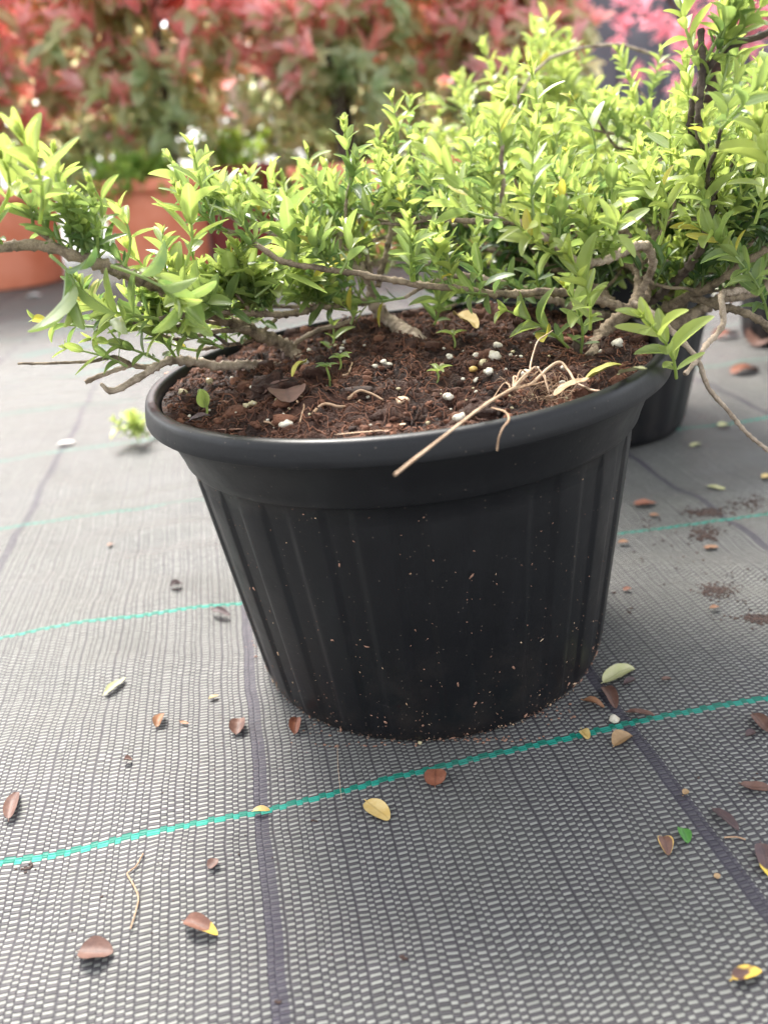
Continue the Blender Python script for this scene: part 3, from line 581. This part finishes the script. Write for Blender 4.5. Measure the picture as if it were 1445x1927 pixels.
def maple(x, y, label, seed, rx, rz, zc):
    rng = np.random.default_rng(seed); e = empty('maple_tree', (x, y, 0), label, 'tree'); b = Bag()
    for i in range(10):
        a = rng.uniform(0, 2 * PI); p = np.array([x + math.cos(a) * rx * .7, y + math.sin(a) * .4, zc + rng.uniform(-.5, .6) * rz]); Q, r_ = smooth_path([np.array([x, y, 0]), np.array([x, y, .5]) + rng.normal(0, .03, 3), p], [.02, .014, .004], .05); tube(b, Q, r_, 6)
    b.build('trunk', M['dark_bark'], e)
    n = 520; d = norm(rng.normal(0, 1, (n, 3))); P = np.array([x, y, zc]) + d * rng.random((n, 1)) ** .4 * np.array([rx, .45, rz]) * (1 + .2 * vnoise(d * 2.5)[:, None]); P = P[vnoise(P * 5 + 3) > -.3]
    f = Bag(); whorls(f, P, norm(rng.normal(0, .6, P.shape) + [0, 0, .5]), rng, 14, .05, .2, rng.random(len(P)), (.6, 1.6), arch=(.2, 1.2)); f.build('crown', M['maple'], e)
maple(1.45, 3.5, 'purple-red fine-leaved maple at the upper right, behind the front shrub', 51, .62, .50, 1.02)
maple(.72, 3.7, 'small purple-red maple between the hedge and the big maple, left of the grey fence gap', 52, .26, .30, 1.12)
# grey board fence
e = empty('board_fence', (4.0, 5.2, 0), 'blue-grey vertical board fence far behind the shrubs, seen in the gap beside the maple', 'fence')
b = Bag()
for k in range(62):
    x0 = .3 + k * .13; V = np.array([[x, y, z] for x in (x0, x0 + .150) for y in (5.2 + .026 * (k % 2), 5.222 + .026 * (k % 2)) for z in (0, 2.3)])
    b.add(V, [[0, 1, 3, 2], [4, 6, 7, 5], [0, 4, 5, 1], [2, 3, 7, 6], [1, 5, 7, 3], [0, 2, 6, 4]])
b.build('fence_board', M['fence'], e, False)
b = Bag()
for z in (.4, 1.2, 2.0): V = np.array([[x, y, zz] for x in (.3, 8.36) for y in (5.26, 5.30) for zz in (z, z + .07)]); b.add(V, [[0, 1, 3, 2], [4, 6, 7, 5], [0, 4, 5, 1], [2, 3, 7, 6], [1, 5, 7, 3], [0, 2, 6, 4]])
b.build('fence_rail', M['fence'], e, False)
# low sprig on the mat, behind and left of the front pot
s = Shrub(tuple(gpt(300, 800, .0)), 'small blurred green sprig lying on the mat just left of the black rim', 61, cat='sprig', name='leafy_sprig', hi=False)
p0 = gpt(345, 790, .004); p1 = gpt(270, 822, .008)
s.branch([p0, (p0 + p1) / 2 + [0, 0, .006], p1], [.0015, .001], 'bark', 0, end=False); f = Bag()
for k in range(7): shoot(f, p1 + s.rng.normal(0, .008, 3) * [1, 1, .2], s.rng.normal(0, .5, 3) + [-.2, 0, 1.], .03, s.rng, .016, .7, False)
f.build('foliage', M['leaf'], s.e)
# ---------------------------------------------------------------- things on the compost
def grain(px, py, size, mat, label, group=None, lift=0, name='perlite_grain', cat='perlite grain', lobes=1, seed=None):
    rng = np.random.default_rng(int(px * 7 + py)); c = soil_px(px, py + size * .25, .0022 + lift); r = size * .47 / F_PX * np.linalg.norm(c - [0, 0, CAM_H]); b = Bag()
    for k in range(lobes):
        o = (np.array([rng.uniform(-1, 1), rng.uniform(-1, 1), rng.uniform(.0, .9)]) * r * .75) if lobes > 1 else np.zeros(3)
        V, F = blob(rng, r * (.72 if lobes > 1 else 1), (1, rng.uniform(.75, 1), rng.uniform(.6, .85)), .35, 1.2, 8); b.add(V + o + [0, 0, r * .35], F)
    V0 = c; o = b.build(name, M[mat]); o.location = V0
    return tag(o, label, cat, group)
big = [(869, 781, 27, 'perlite', 'chunky split white perlite lump against the front rim beside the root twig', 3), (845, 736, 24, 'perlite', 'white two-lobed perlite grain beside the grassy seedling', 2), (470, 752, 21, 'cream', 'round cream-yellow grain, largest of the left-hand group', 2), (539, 795, 27, 'perlite', 'largest oval off-white grain near the front rim, left of centre', 1),
    (344, 731, 17, 'cream', 'cream grain near the left rim, upper left of the green bud', 1), (394, 714, 13, 'cream', 'dull cream grain under the low left branch', 1), (485, 735, 12, 'cream', 'cream pebble just above the round yellow grain', 1), (475, 728, 9, 'perlite', 'small flat white grain topmost of the left-hand group', 1),
    (527, 770, 13, 'cream', 'greenish white grain between the brown leaf piece and the largest oval one', 1), (643, 655, 10, 'perlite', 'white grain behind the small leafy sucker, lower of two', 1), (650, 644, 10, 'perlite', 'white grain behind the small leafy sucker, upper of two', 1), (733, 683, 15, 'perlite', 'white grain in front of the pale stump, right one of a pair', 1), (722, 684, 13, 'perlite', 'pinkish white grain in front of the pale stump, left one of a pair', 1), (707, 690, 11, 'perlite', 'tiny bright white grain left of the pair before the stump', 1), (574, 681, 13, 'perlite', 'white grain touching the foot of the thick left stem', 1),
    (849, 685, 16, 'perlite', 'knobbly white grain behind the grassy seedling', 2), (832, 694, 11, 'cream', 'small tan egg-shaped grain left of the knobbly white one', 1), (889, 694, 16, 'prill', 'orange-yellow round prill among the white grains', 1), (908, 680, 20, 'cream', 'smooth cream grain right of the orange-yellow prill', 1), (896, 667, 14, 'perlite', 'white grain above the smooth cream one', 1), (931, 666, 26, 'perlite', 'broad flat cream-white chip, largest of the back group', 1), (921, 696, 16, 'perlite', 'curved white grain right of the prill', 1), (917, 711, 14, 'perlite', 'pinkish white grain below the curved one', 1), (894, 723, 11, 'perlite', 'small pair of stuck white grains below the prill', 2),
    (932, 638, 20, 'perlite', 'blurred white lump at the back of the compost', 2), (989, 700, 20, 'perlite', 'white grain caught in the fork of the dry roots', 1), (1010, 693, 10, 'perlite', 'small white grain right of the root fork', 1), (1060, 706, 15, 'perlite', 'grey-white grain at the foot of the leafy sucker on the right', 1), (1060, 690, 13, 'perlite', 'off-white grain against the dark sucker stem', 1), (1162, 644, 24, 'perlite', 'pale lump behind the leaves at the right of the pot', 1), (951, 710, 8, 'perlite', 'tiny white grain above the hair roots', 1), (804, 783, 9, 'cream', 'tiny cream grain close to the split white lump', 1), (1038, 746, 8, 'perlite', 'tiny white grain beside the right rim, below the hair roots', 1)]
for px, py, sz, mt, lb, lob in big: grain(px, py, sz, mt, lb, 'white and cream grains on the compost' , lobes=lob)
rng = np.random.default_rng(77)
for k in range(60):
    px, py = rng.uniform(330, 1130), rng.uniform(640, 800)
    q = np.linalg.inv(PMn) @ np.array([*soil_px(px, py), 1])
    if math.hypot(q[0], q[1]) > .138: continue
    grain(px, py, rng.uniform(3.5, 8.5), 'perlite' if k % 3 else 'cream', 'one of the tiniest pale specks of grit scattered over the compost', 'tiny pale grit on the compost', name='grit_speck', cat='grit')
def on_soil_path(pts, lifts): return [soil_px(x, y, l) for (x, y), l in zip(pts, lifts)]
# dry twig with its roots lying over the front rim
def root_twig():
    e = empty('root_twig', tuple(soil_px(965, 735, .006)), 'pale dry twig with a fan of bare roots, lying over the front rim', 'twig')
    j = soil_px(965, 735, .010); rim = soil_px(862, 800, .013); tip = at(743, 893, .285)
    d = rim - j; b = Bag(); tipp = at(743, 893, (rim + d * .9)[1]); Q, r = smooth_path([j, (j + rim) / 2 + [0, 0, .001], rim, (rim + tipp) / 2, tipp], [.0008, .0007, .0006, .00055, .0006], .003); tube(b, Q, r, 7, None, True, .25); b.build('stem', M['paleroot'], e)
    for pts, li, R_ in [([(965, 735), (985, 712), (998, 690), (1000, 668), (1012, 645), (1040, 622)], [.010, .012, .012, .012, .016, .022], (.0007, .0003)), ([(965, 735), (985, 718), (1010, 712), (1034, 704), (1022, 692)], [.010, .010, .008, .006, .005], (.0006, .00028)), ([(965, 735), (1000, 716), (1050, 718), (1090, 721), (1125, 724), (1135, 728)], [.010, .007, .006, .005, .004, .003], (.0010, .0005)),
                       ([(965, 735), (966, 712), (975, 698), (990, 703)], [.010, .011, .011, .008], (.0006, .00028)), ([(960, 738), (948, 728), (920, 742)], [.009, .006, .003], (.0005, .00025)), ([(968, 733), (985, 728), (1010, 722), (1035, 700), (1044, 715)], [.010, .009, .009, .008, .003], (.0005, .00025)), ([(965, 734), (980, 700), (1000, 690), (1015, 702)], [.01, .012, .009, .003], (.0005, .00025))]:
        b = Bag(); P = on_soil_path(pts, li); Q, r = smooth_path(P, R_, .002); Q = Q + fbm(Q * 160 + 5, 2)[:, None] * .0006; tube(b, Q, r, 6); b.build('root', M['paleroot'] if R_[0] > .00055 else M['root'], e)
root_twig()
def rootlet(pts, lifts, R_, label, mat='root', name='dry_rootlet', cat='root'):
    b = Bag(); Q, r = smooth_path(on_soil_path(pts, lifts), R_, .002); Q = Q + fbm(Q * 150 + pts[0][0], 2)[:, None] * .0006; tube(b, Q, r, 6)
    return tag(b.build(name, M[mat]), label, cat)
b = Bag(); P = [soil_px(925, 768, .003), soil_px(950, 776, .006), soil_px(957, 790, .009)] ; rimp = P[-1]; P += [at(946, 805, rimp[1] - .006), at(938, 825, rimp[1] - .008), at(935, 848, rimp[1] - .008)]; Q, r = smooth_path(P, [.0005, .0006, .0004, .00035, .0004], .002); tube(b, Q, r, 6)
tag(b.build('dry_rootlet', M['root']), 'reddish rootlet hanging down over the outside of the front rim', 'root')
rootlet([(592, 788), (602, 765), (615, 758), (640, 766), (662, 762), (680, 750)], [.002, .003, .003, .003, .002, .001], (.0010, .0006), 'orange-brown root arching over the compost near the front, left of centre')
rootlet([(655, 738), (675, 742), (700, 745), (720, 752)], [.003] * 4, (.0009, .0005), 'orange-brown root running from under the dark bark flake')
rootlet([(560, 765), (556, 752), (568, 748), (572, 765), (566, 790)], [.002] * 5, (.0006, .0004), 'thin looping rootlet beside the largest oval grain')
rootlet([(497, 785), (508, 790), (520, 805)], [.002, .004, .001], (.0006, .0004), 'short pale curved rootlet by the front left rim')
rootlet([(645, 714), (655, 705), (662, 692)], [.002] * 3, (.0009, .0005), 'short brown fibre in the middle of the compost')
# hair-root tuft
rng = np.random.default_rng(9); b = Bag(); c = soil_px(1015, 745, .001)
for k in range(170):
    p = c + rng.normal(0, 1, 3) * [.009, .006, .001]; P = [p]; d = norm(rng.normal(0, 1, 3) * [1, 1, .6] + [0, 0, .25])
    for j in range(6): d = norm(d + rng.normal(0, .35, 3) - [0, 0, .1]); P.append(P[-1] + d * rng.uniform(.0015, .0035))
    P = np.array(P); P[:, 2] = np.clip(P[:, 2], c[2] - .001, c[2] + .010); tube(b, P, rng.uniform(.00007, .00018), 4, None, False)
tag(b.build('hair_root_tuft', M['root']), 'tangled tuft of fine tan hair roots beside the dry twig', 'roots')
# dead leaves, chips and seedlings
def dry_mat(name, a, b_, tipc=None, edge=None, rough=.6):
    m, nt, bs, out = newmat(name); y, r, x, t = tintattr(nt); n = noise(nt, worldpos(nt), 180, 4, .65)
    c = mix(nt, n.ramp(.35, .65), a, b_)
    if tipc: c = mix(nt, (t + n * .25).ramp(.86, .92), c, tipc)
    if edge: c = mix(nt, (x + n * .5).ramp(1.08, 1.2), c, edge)
    c = mix(nt, x.lt(.10) * .4, c, [q * .55 for q in a]); put(nt, c, bs.inputs['Base Color']); bs.inputs['Roughness'].default_value = rough
    bump(nt, noise(nt, worldpos(nt), 600, 3), .3, .0005, bs); return m
DM = dict(brown=dry_mat('dead_leaf_brown', (0.083, 0.038, 0.027), (0.128, 0.064, 0.045)), dark=dry_mat('dead_leaf_dark', (0.038, 0.020, 0.022), (0.068, 0.036, 0.034)), orange=dry_mat('dead_leaf_orange', (0.195, 0.090, 0.045), (0.255, 0.128, 0.060)), yellow=dry_mat('dead_leaf_yellow', (0.420, 0.285, 0.083), (0.480, 0.360, 0.150)),
    pale=dry_mat('dead_leaf_pale', (0.338, 0.345, 0.150), (0.413, 0.398, 0.225)), green=dry_mat('fallen_leaf_green', (0.038, 0.143, 0.022), (0.068, 0.203, 0.034)), browntip=dry_mat('dead_leaf_yellow_tip', (0.128, 0.056, 0.038), (0.180, 0.083, 0.053), (0.600, 0.413, 0.075)), darktip=dry_mat('dead_leaf_dark_tip', (0.049, 0.026, 0.030), (0.083, 0.045, 0.041), (0.600, 0.435, 0.060)),
    edge=dry_mat('dead_leaf_yellow_edge', (0.098, 0.045, 0.034), (0.150, 0.075, 0.045), None, (0.600, 0.390, 0.105)), tan=dry_mat('dead_leaf_tan', (0.225, 0.135, 0.060), (0.315, 0.203, 0.098)), olive=dry_mat('dead_leaf_olive', (0.315, 0.315, 0.053), (0.435, 0.375, 0.075)), rust=dry_mat('dead_leaf_rust', (0.150, 0.049, 0.026), (0.210, 0.075, 0.038)), mottled=dry_mat('dead_leaf_mottled', (0.562, 0.375, 0.060), (0.600, 0.413, 0.075)), white=dry_mat('white_petal_skin', (0.600, 0.570, 0.540), (0.637, 0.600, 0.562)))
nt = DM['mottled'].node_tree; bs = nt.nodes['Principled BSDF']; old = bs.inputs['Base Color'].links[0].from_socket
put(nt, mix(nt, noise(nt, worldpos(nt), 75, 2).ramp(.50, .54), S(nt, old), (.09, .045, .035)), bs.inputs['Base Color'])
def dead_leaf(p0, p1, wr, mat, label, arch=.6, fold=1., roll=0., lift=.0015, name='fallen_leaf', cat='leaf', group=None, curl=0., stalk=True):
    p0 = np.asarray(p0); p1 = np.asarray(p1); wr = min(wr, .35 + .9 * max(0, wr - .35)) ; d = p1 - p0; L = np.linalg.norm(d); ax = d / L; up = np.array([0, 0, 1.]); sd_ = norm(np.cross(ax, up)); n = norm(np.cross(sd_, ax)); n = norm(n * math.cos(roll) + sd_ * math.sin(roll)); b = Bag()
    leaves(b, np.zeros((1, 3)), norm(ax + n * arch * .3), n, L * (1 + arch * arch / 24), L * wr * 1.05, arch * .6, fold * .38, .5, .5, True, ns=15)
    V = np.concatenate(b.v); V += n * (curl * L * np.abs((V @ sd_) / (L * wr * .5 + 1e-9))[:, None] ** 2 * .2); V += fbm(V * 110 + p0 * 50, 3)[:, None] * n * .0013
    V2 = V - n * .00025; V = np.concatenate([V, V2]); F = b.f[0]; A = np.concatenate(b.a * 2); k = len(V2)
    zmin = min(V[:, 2].min(), 0); b = Bag(); b.add(V - [0, 0, zmin * .8], np.concatenate([F, F[:, ::-1] + k]), A)
    if stalk: tube(b, [np.zeros(3) - [0, 0, zmin * .8], -ax * L * .10 - [0, 0, zmin * .8]], [.0003, .0002], 5, (0, 0, 1, 0))
    o = b.build(name, DM[mat]); o.location = p0 + [0, 0, lift]; return tag(o, label, cat, group)
def gl(a, b_, *r, **k): return dead_leaf(gpt(*a), gpt(*b_), *r, **k)
def sl_(a, b_, *r, **k): return dead_leaf(soil_px(*a, k.pop('l0', .003)), soil_px(*b_, k.pop('l1', .003)), *r, **k)
GL = [((198, 1311), (238, 1280), .30, 'pale', 'pale yellow-green narrow leaf on the mat left of the pot', .5, 1.5), ((296, 1372), (310, 1349), .5, 'orange', 'small curled orange-brown leaf lying alone on the mat left of the pot', .9, 2.5), ((446, 1386), (453, 1357), .7, 'brown', 'brown cupped leaf touching the left side of the dark seam, left of the pot', .5, 2), ((555, 1385), (560, 1354), .5, 'rust', 'reddish brown leaf standing by the pot foot on its left', .8, 2.5), ((395, 1318), (412, 1313), .6, 'yellow', 'tiny pale yellow leaf left of the pot', .3, 1),
    ((20, 1548), (34, 1494), .34, 'brown', 'long narrow brown leaf at the left edge, above the green line end', .5, 1.6), ((478, 1533), (509, 1528), .42, 'yellow', 'small yellow leaf lying on the green line at the dark seam', .4, 1), ((690, 1512), (732, 1547), .62, 'yellow', 'large oval butter-yellow leaf below the green line, in front of the pot', .35, .7), ((819, 1486), (820, 1451), .9, 'rust', 'reddish brown leaf with its tip on the green line, in front of the pot', .3, .8), ((394, 1638), (411, 1622), .9, 'brown', 'small torn brown leaf piece below the green line at lower left', .3, 1),
    ((350, 1741), (409, 1762), .42, 'browntip', 'curled brown leaf with a yellow tip, lower left', 1.1, 2.2), ((152, 1795), (214, 1797), .75, 'brown', 'broad creased brown leaf, lowest at the left', .5, 1.4), ((1135, 1288), (1192, 1260), .42, 'pale', 'pale yellow-green leaf at the right foot of the pot', .5, 1.5), ((1174, 1291), (1194, 1281), .5, 'dark', 'small dark leaf piece right under the pale yellow-green leaf', .5, 1.5), ((1136, 1297), (1158, 1337), .42, 'brown', 'brown leaf lying along the dark seam, right foot of the pot', .7, 2), ((1096, 1322), (1136, 1336), .4, 'orange', 'orange-brown leaf left of the seam at the right foot of the pot', .6, 2),
    ((1179, 1344), (1230, 1352), .32, 'brown', 'long brown leaf right of the seam, just above the green line', .5, 1.6), ((1093, 1378), (1107, 1396), .7, 'yellow', 'small yellow leaf on the green line, left of the seam', .4, 1.2), ((1155, 1408), (1187, 1388), .7, 'tan', 'tan folded leaf on the seam just below the green line', .7, 2.3), ((1415, 1349), (1444, 1384), .5, 'brown', 'brown leaf at the right edge just above the small dark crumpled one', .5, 1.5), ((1403, 1389), (1420, 1380), .6, 'dark', 'small dark crumpled leaf near the right edge', .8, 2),
    ((1392, 1481), (1450, 1496), .42, 'brown', 'light brown pointed leaf at the right edge, halfway down the mat', .4, 1), ((1340, 1527), (1388, 1568), .38, 'dark', 'dark purple-brown slender leaf, right of the fresh green one', .4, 1.5), ((1282, 1564), (1292, 1592), .75, 'green', 'fresh green leaf beside the dark seam, lower right', .3, 1.8), ((1246, 1584), (1256, 1615), .8, 'edge', 'curled brown leaf with a yellow edge, left of the green one', .9, 2.6), ((1430, 1595), (1446, 1656), .48, 'darktip', 'dark leaf with a yellow stalk end at the right edge', .4, 1.2), ((1376, 1850), (1430, 1830), .42, 'mottled', 'yellow leaf blotched with dark brown, lowest at the right', .8, 1.8),
    ((1284, 1501), (1294, 1493), .7, 'tan', 'tiny tan flake on the seam above the green leaf', .3, 1), ((1343, 1656), (1353, 1650), .8, 'tan', 'tiny tan flake on the dark seam, lower right', .3, 1), ((401, 1155), (434, 1165), .4, 'dark', 'dark brown leaf behind and left of the pot, above the seam', .5, 1.6), ((1330, 918), (1363, 924), .40, 'pale', 'pale yellow leaf out on the mat right of the pot, beside the far seam', .5, 1), ((1193, 953), (1233, 949), .5, 'rust', 'orange leaf close behind the right side of the pot', .4, 1), ((1222, 973), (1240, 972), .6, 'orange', 'small orange flake just below the orange leaf, right of the pot', .3, 1), ((1324, 1034), (1350, 1032), .5, 'orange', 'light orange leaf near the soil spill, right of the pot', .4, 1), ((1163, 1026), (1183, 1024), .5, 'orange', 'orange leaf touching the right outline of the pot', .4, 1),
    ((1172, 1113), (1187, 1112), .7, 'rust', 'small red-brown leaf at the pot right side, below the second green line', .5, 1), ((1350, 806), (1372, 803), .6, 'pale', 'yellowish leaf far back near the hanging bare twig', .3, 1), ((1433, 903), (1450, 898), .7, 'yellow', 'yellow leaf cut by the right edge, far back', .3, 1), ((110, 841), (142, 834), .6, 'white', 'white petal on the green line, far left', .3, 1), ((50, 558), (80, 556), .7, 'white', 'white petal far back near the terracotta planter', .3, 1), ((203, 1029), (215, 1026), .7, 'orange', 'small orange flake on the bare mat at left, between two green lines', .3, 1), ((322, 1107), (344, 1104), .8, 'dark', 'dark red-brown clump left of the pot, above the green line', .8, 2), ((1335, 1150), (1352, 1146), .5, 'orange', 'orange flake below the soil spill, far right', .3, 1), ((1245, 1284), (1262, 1280), .5, 'brown', 'small brown flake right of the pale yellow-green leaf', .3, 1), ((236, 1436), (251, 1434), .9, 'brown', 'little brown crumpled fragment left of the dark seam', .9, 2.4),
    ((340, 1362), (356, 1365), .35, 'orange', 'thin faint orange flake right of the curled orange-brown leaf', .3, 1), ((1298, 842), (1318, 838), .5, 'pale', 'dim yellow fleck at the foot of the second black pot', .3, 1), ((1060, 1130), (1064, 1135), .5, 'tan', 'x', .3, 1)]
for a, c, wr, mt, lb, ar, fo in GL[:-1]: gl(a, c, wr, mt, lb, ar, fo)
# red-brown litter far right
for a, c, mt, lb in [((1375, 705), (1425, 695), 'rust', 'red-brown dead leaf at the foot of the dark pot at the right edge'), ((1345, 640), (1385, 632), 'rust', 'rusty dead leaf farther back, behind the hanging bare twig'), ((1420, 655), (1450, 640), 'brown', 'brown dead leaf highest at the right edge')]: gl(a, c, .6, mt, lb, .6, 1.5)
# leaves and chips on the compost
sl_((578, 703), (553, 728), .3, 'olive', 'curled olive-yellow leaf at the foot of the thick left stem', 1.2, 2, l0=.010, l1=.004)
sl_((500, 748), (545, 722), .35, 'brown', 'long rolled brown leaf piece left of the olive-yellow leaf', .4, 2)
sl_((540, 740), (546, 764), .8, 'brown', 'square pinkish brown leaf scrap below the rolled piece', .3, 1)
sl_((355, 800), (398, 792), .5, 'dark', 'flat purple-brown leaf tucked against the front left rim', .3, 1)
sl_((858, 622), (898, 637), .35, 'yellow', 'curled yellow leaf at the back of the compost', .8, 1.8, l0=.010, l1=.006)
sl_((1042, 716), (1108, 718), .42, 'tan', 'flat tan leaf beside the right rim, across the root ends', .3, .8, l0=.004, l1=.004)
sl_((1100, 722), (1168, 692), .32, 'olive', 'twisted yellow-olive leaf near the right rim', .9, 1.6, l0=.004, l1=.009)
sl_((1165, 710), (1215, 701), .3, 'pale', 'pale leaf with a pink tip resting on the right rim', .4, 1, l0=.007, l1=.012)
def chip(px, py, l, wpx, ang, mat, label, t=.3, lift=.001):
    rng = np.random.default_rng(int(px + py)); c = soil_px(px, py, lift); s_ = np.linalg.norm(c - [0, 0, CAM_H]) / F_PX; V, F = blob(rng, .5, (1, 1, 1), .35, 1.1, 9); V = np.sign(V) * np.abs(V * 2) ** .8 / 2 * [l * s_, wpx * s_ * 1.6, wpx * s_ * t]
    R_ = np.array(Matrix.Rotation(ang, 3, 'Z') @ Matrix.Rotation(rng.uniform(-.3, .3), 3, 'X')); b = Bag(); b.add(V @ R_.T, F); o = b.build('bark_chip', M[mat]); o.location = c; return tag(o, label, 'bark chip')
chip(424, 757, 32, 9, -1.0, 'barkchip', 'reddish brown splinter of bark right of the green bud'); chip(669, 728, 58, 17, .1, 'duff', 'big dark bark flake with a pale torn edge, middle of the compost', .8); chip(757, 755, 26, 12, .5, 'chaff', 'tan angular chip in the middle of the compost', .9)
chip(893, 732, 28, 9, -1.1, 'duff', 'dark upright splinter between the prill and the root twig'); chip(725, 793, 13, 9, .8, 'barkchip', 'small reddish chip near the front rim'); chip(430, 806, 48, 7, -.15, 'barkchip', 'thin light brown bark strip along the front left rim'); chip(690, 812, 95, 5, .03, 'chaff', 'long pale bark strip lying along the inside of the front rim'); chip(757, 790, 12, 6, .3, 'chaff', 'tiny pale chip near the front rim centre'); chip(520, 800, 14, 10, 1.2, 'barkchip', 'upright brown chip against the front rim, left of centre'); chip(330, 700, 40, 8, .5, 'barkchip', 'light brown bark sliver near the left rim'); chip(1180, 655, 30, 10, .3, 'duff', 'dark bark lump behind the right sucker')
# compost lumps heaped at the back
rng = np.random.default_rng(21); 
for i, (px, py, r_, lb) in enumerate([(860, 605, .013, 'rusty fibrous lump of compost at the back rim, left one'), (925, 610, .014, 'dark red-brown lump of compost at the back rim, right one'), (1000, 660, .012, 'large rounded lump of compost behind the flat white chip'), (520, 745, .010, 'black cavity-edged lump beside the round cream grain'), (900, 770, .010, 'low lump of compost right of the split white grain'), (600, 735, .009, 'small clod in front of the little leafy sucker')]):
    c = soil_px(px, py, -.002); V, F = blob(rng, r_, (1.2, 1, .65), .5, 1.6, 22); V = V + fbm(V * 350, 3, 4)[:, None] * norm(V) * .0012; b = Bag(); b.add(V, F, (.35 if i < 2 else .05, .4, 0, 0)); o = b.build('compost_lump', M['soil']); o.location = c; tag(o, lb, 'compost lump')
# seedlings
def seedling(px, py, label, seed, n=1, h=.014, mat='leaf', bud=False, young=.6):
    c = soil_px(px, py, -.001); rng = np.random.default_rng(seed); e = empty('seedling', tuple(c), label, 'seedling'); b = Bag(); tp = c + np.array([rng.normal(0, .001), 0, h]); st = Bag(); tube(st, smooth_path([c, (c + tp) / 2 + [.0008, 0, 0], tp], [.0007, .0006], .002)[0], .0007, 6, (.7, .8, 0, 0)); st.build('stem', M['leaf'], e)
    if bud:
        leaves(b, np.array([tp - [0, 0, .004]] * 2), np.array([[-.25, 0, 1], [-.05, .1, 1.]]), np.array([[0, -1, .1], [0, 1, .1]]), .0105, .0062, .5, -1.5, young, .5, True, ns=12)
    else:
        k = 3 + n; a = rng.uniform(0, 6.28) + np.arange(k) * 2 * PI / k; o = np.stack([np.cos(a), np.sin(a), 0 * a + .7], -1); L = rng.uniform(.006, .011, k); leaves(b, np.tile(tp, (k, 1)), o, np.tile([0, 0, 1.], (k, 1)), L, L * .33, .8, 1., young, .4, True)
    b.build('leaf', M['leaf'], e)
seedling(388, 775, 'single bright green bud-like seedling near the left rim', 1, h=.009, bud=True, young=.55); seedling(823, 722, 'tiny grassy green seedling in the middle of the compost', 2, 1, .006); seedling(855, 650, 'small green sprout at the back behind the stump', 4, 1, .008); seedling(618, 700, 'little round-leaved seedling right of the thick left stem', 5, 2, .012, young=.1); seedling(640, 712, 'very small pale seedling in front of the leafy sucker', 6, 1, .007, young=.3)
# ---------------------------------------------------------------- crumbs on the mat
rng = np.random.default_rng(31)
def spill(pts, label, mat='duff', name='spilled_compost'):
    b = Bag()
    for (px, py, sx, sy, n, r_) in pts:
        for k in range(n):
            c = gpt(px + rng.normal(0, sx), py + rng.normal(0, sy)); V, F = blob(rng, r_ * rng.uniform(.3, 1.2), (1.2, 1, .35), .5, 1.5, 4); b.add(V + c + [0, 0, .0003], F)
    tag(b.build(name, M[mat]), label, kind='stuff')
spill([(1330, 965, 20, 4, 260, .0011), (1325, 1005, 14, 7, 220, .0010), (1345, 1112, 18, 7, 220, .0009), (1430, 1165, 20, 5, 200, .0010), (1415, 950, 30, 8, 160, .0009), (1230, 985, 30, 8, 14, .0012), (1290, 1080, 60, 40, 30, .0010), (1400, 1120, 40, 30, 30, .001), (1270, 1030, 30, 20, 20, .001)], 'dark compost spilled over the mat at the right')
spill([(50, 1634, 7, 3, 16, .0008), (761, 1802, 3, 2, 10, .0007), (592, 1545, 3, 1, 6, .0006), (525, 1885, 3, 2, 5, .0006), (1425, 1460, 4, 3, 6, .0008), (1308, 1462, 8, 4, 4, .0006), (220, 1740, 90, 70, 20, .0004), (1000, 1600, 300, 160, 30, .0003), (300, 1500, 200, 100, 20, .0004)], 'scattered dark crumbs on the near part of the mat')
spill([(900, 1392, 60, 3, 50, .0007), (1040, 1345, 30, 9, 30, .0007), (700, 1402, 60, 3, 30, .0006), (600, 1375, 20, 8, 12, .0006), (480, 1210, 6, 20, 8, .0008)], 'rusty crumbs gathered along the foot of the pot', 'barkchip')
def mat_grain(px, py, size, mat, label):
    rng = np.random.default_rng(int(px)); c = gpt(px, py); r = size / 2 / F_PX * np.linalg.norm(c - [0, 0, CAM_H]); V, F = blob(rng, r, (1, .8, .8), .3, 1.2, 9); b = Bag(); b.add(V, F); o = b.build('perlite_grain', M[mat]); o.location = c + [0, 0, r * .6]; tag(o, label, 'perlite grain')
mat_grain(1155, 1358, 17, 'perlite', 'single white perlite grain on the mat beside the dark seam'); mat_grain(790, 1400, 8, 'cream', 'tiny cream grain on the mat at the middle of the pot foot'); mat_grain(981, 1352, 9, 'perlite', 'tiny white grain stuck low on the right half of the pot foot')
for pts, R_, lb in [([(270, 1606), (255, 1632), (240, 1643), (250, 1662), (261, 1688), (256, 1715), (246, 1748)], .0004, 'thin kinked dry root on the mat at lower left'), ([(1362, 1576), (1385, 1575), (1402, 1580)], .0004, 'short dry leaf stalk under the dark purple-brown leaf'), ([(635, 1400), (636, 1440), (640, 1480), (643, 1505)], .00012, 'fine pale hair lying across the mat below the pot')]:
    b = Bag(); Q, r = smooth_path([gpt(x, y, .0012) for x, y in pts], [R_, R_], .002); tube(b, Q, r, 5); tag(b.build('dry_rootlet', M['root'] if R_ > .0002 else M['paleroot']), lb, 'root')
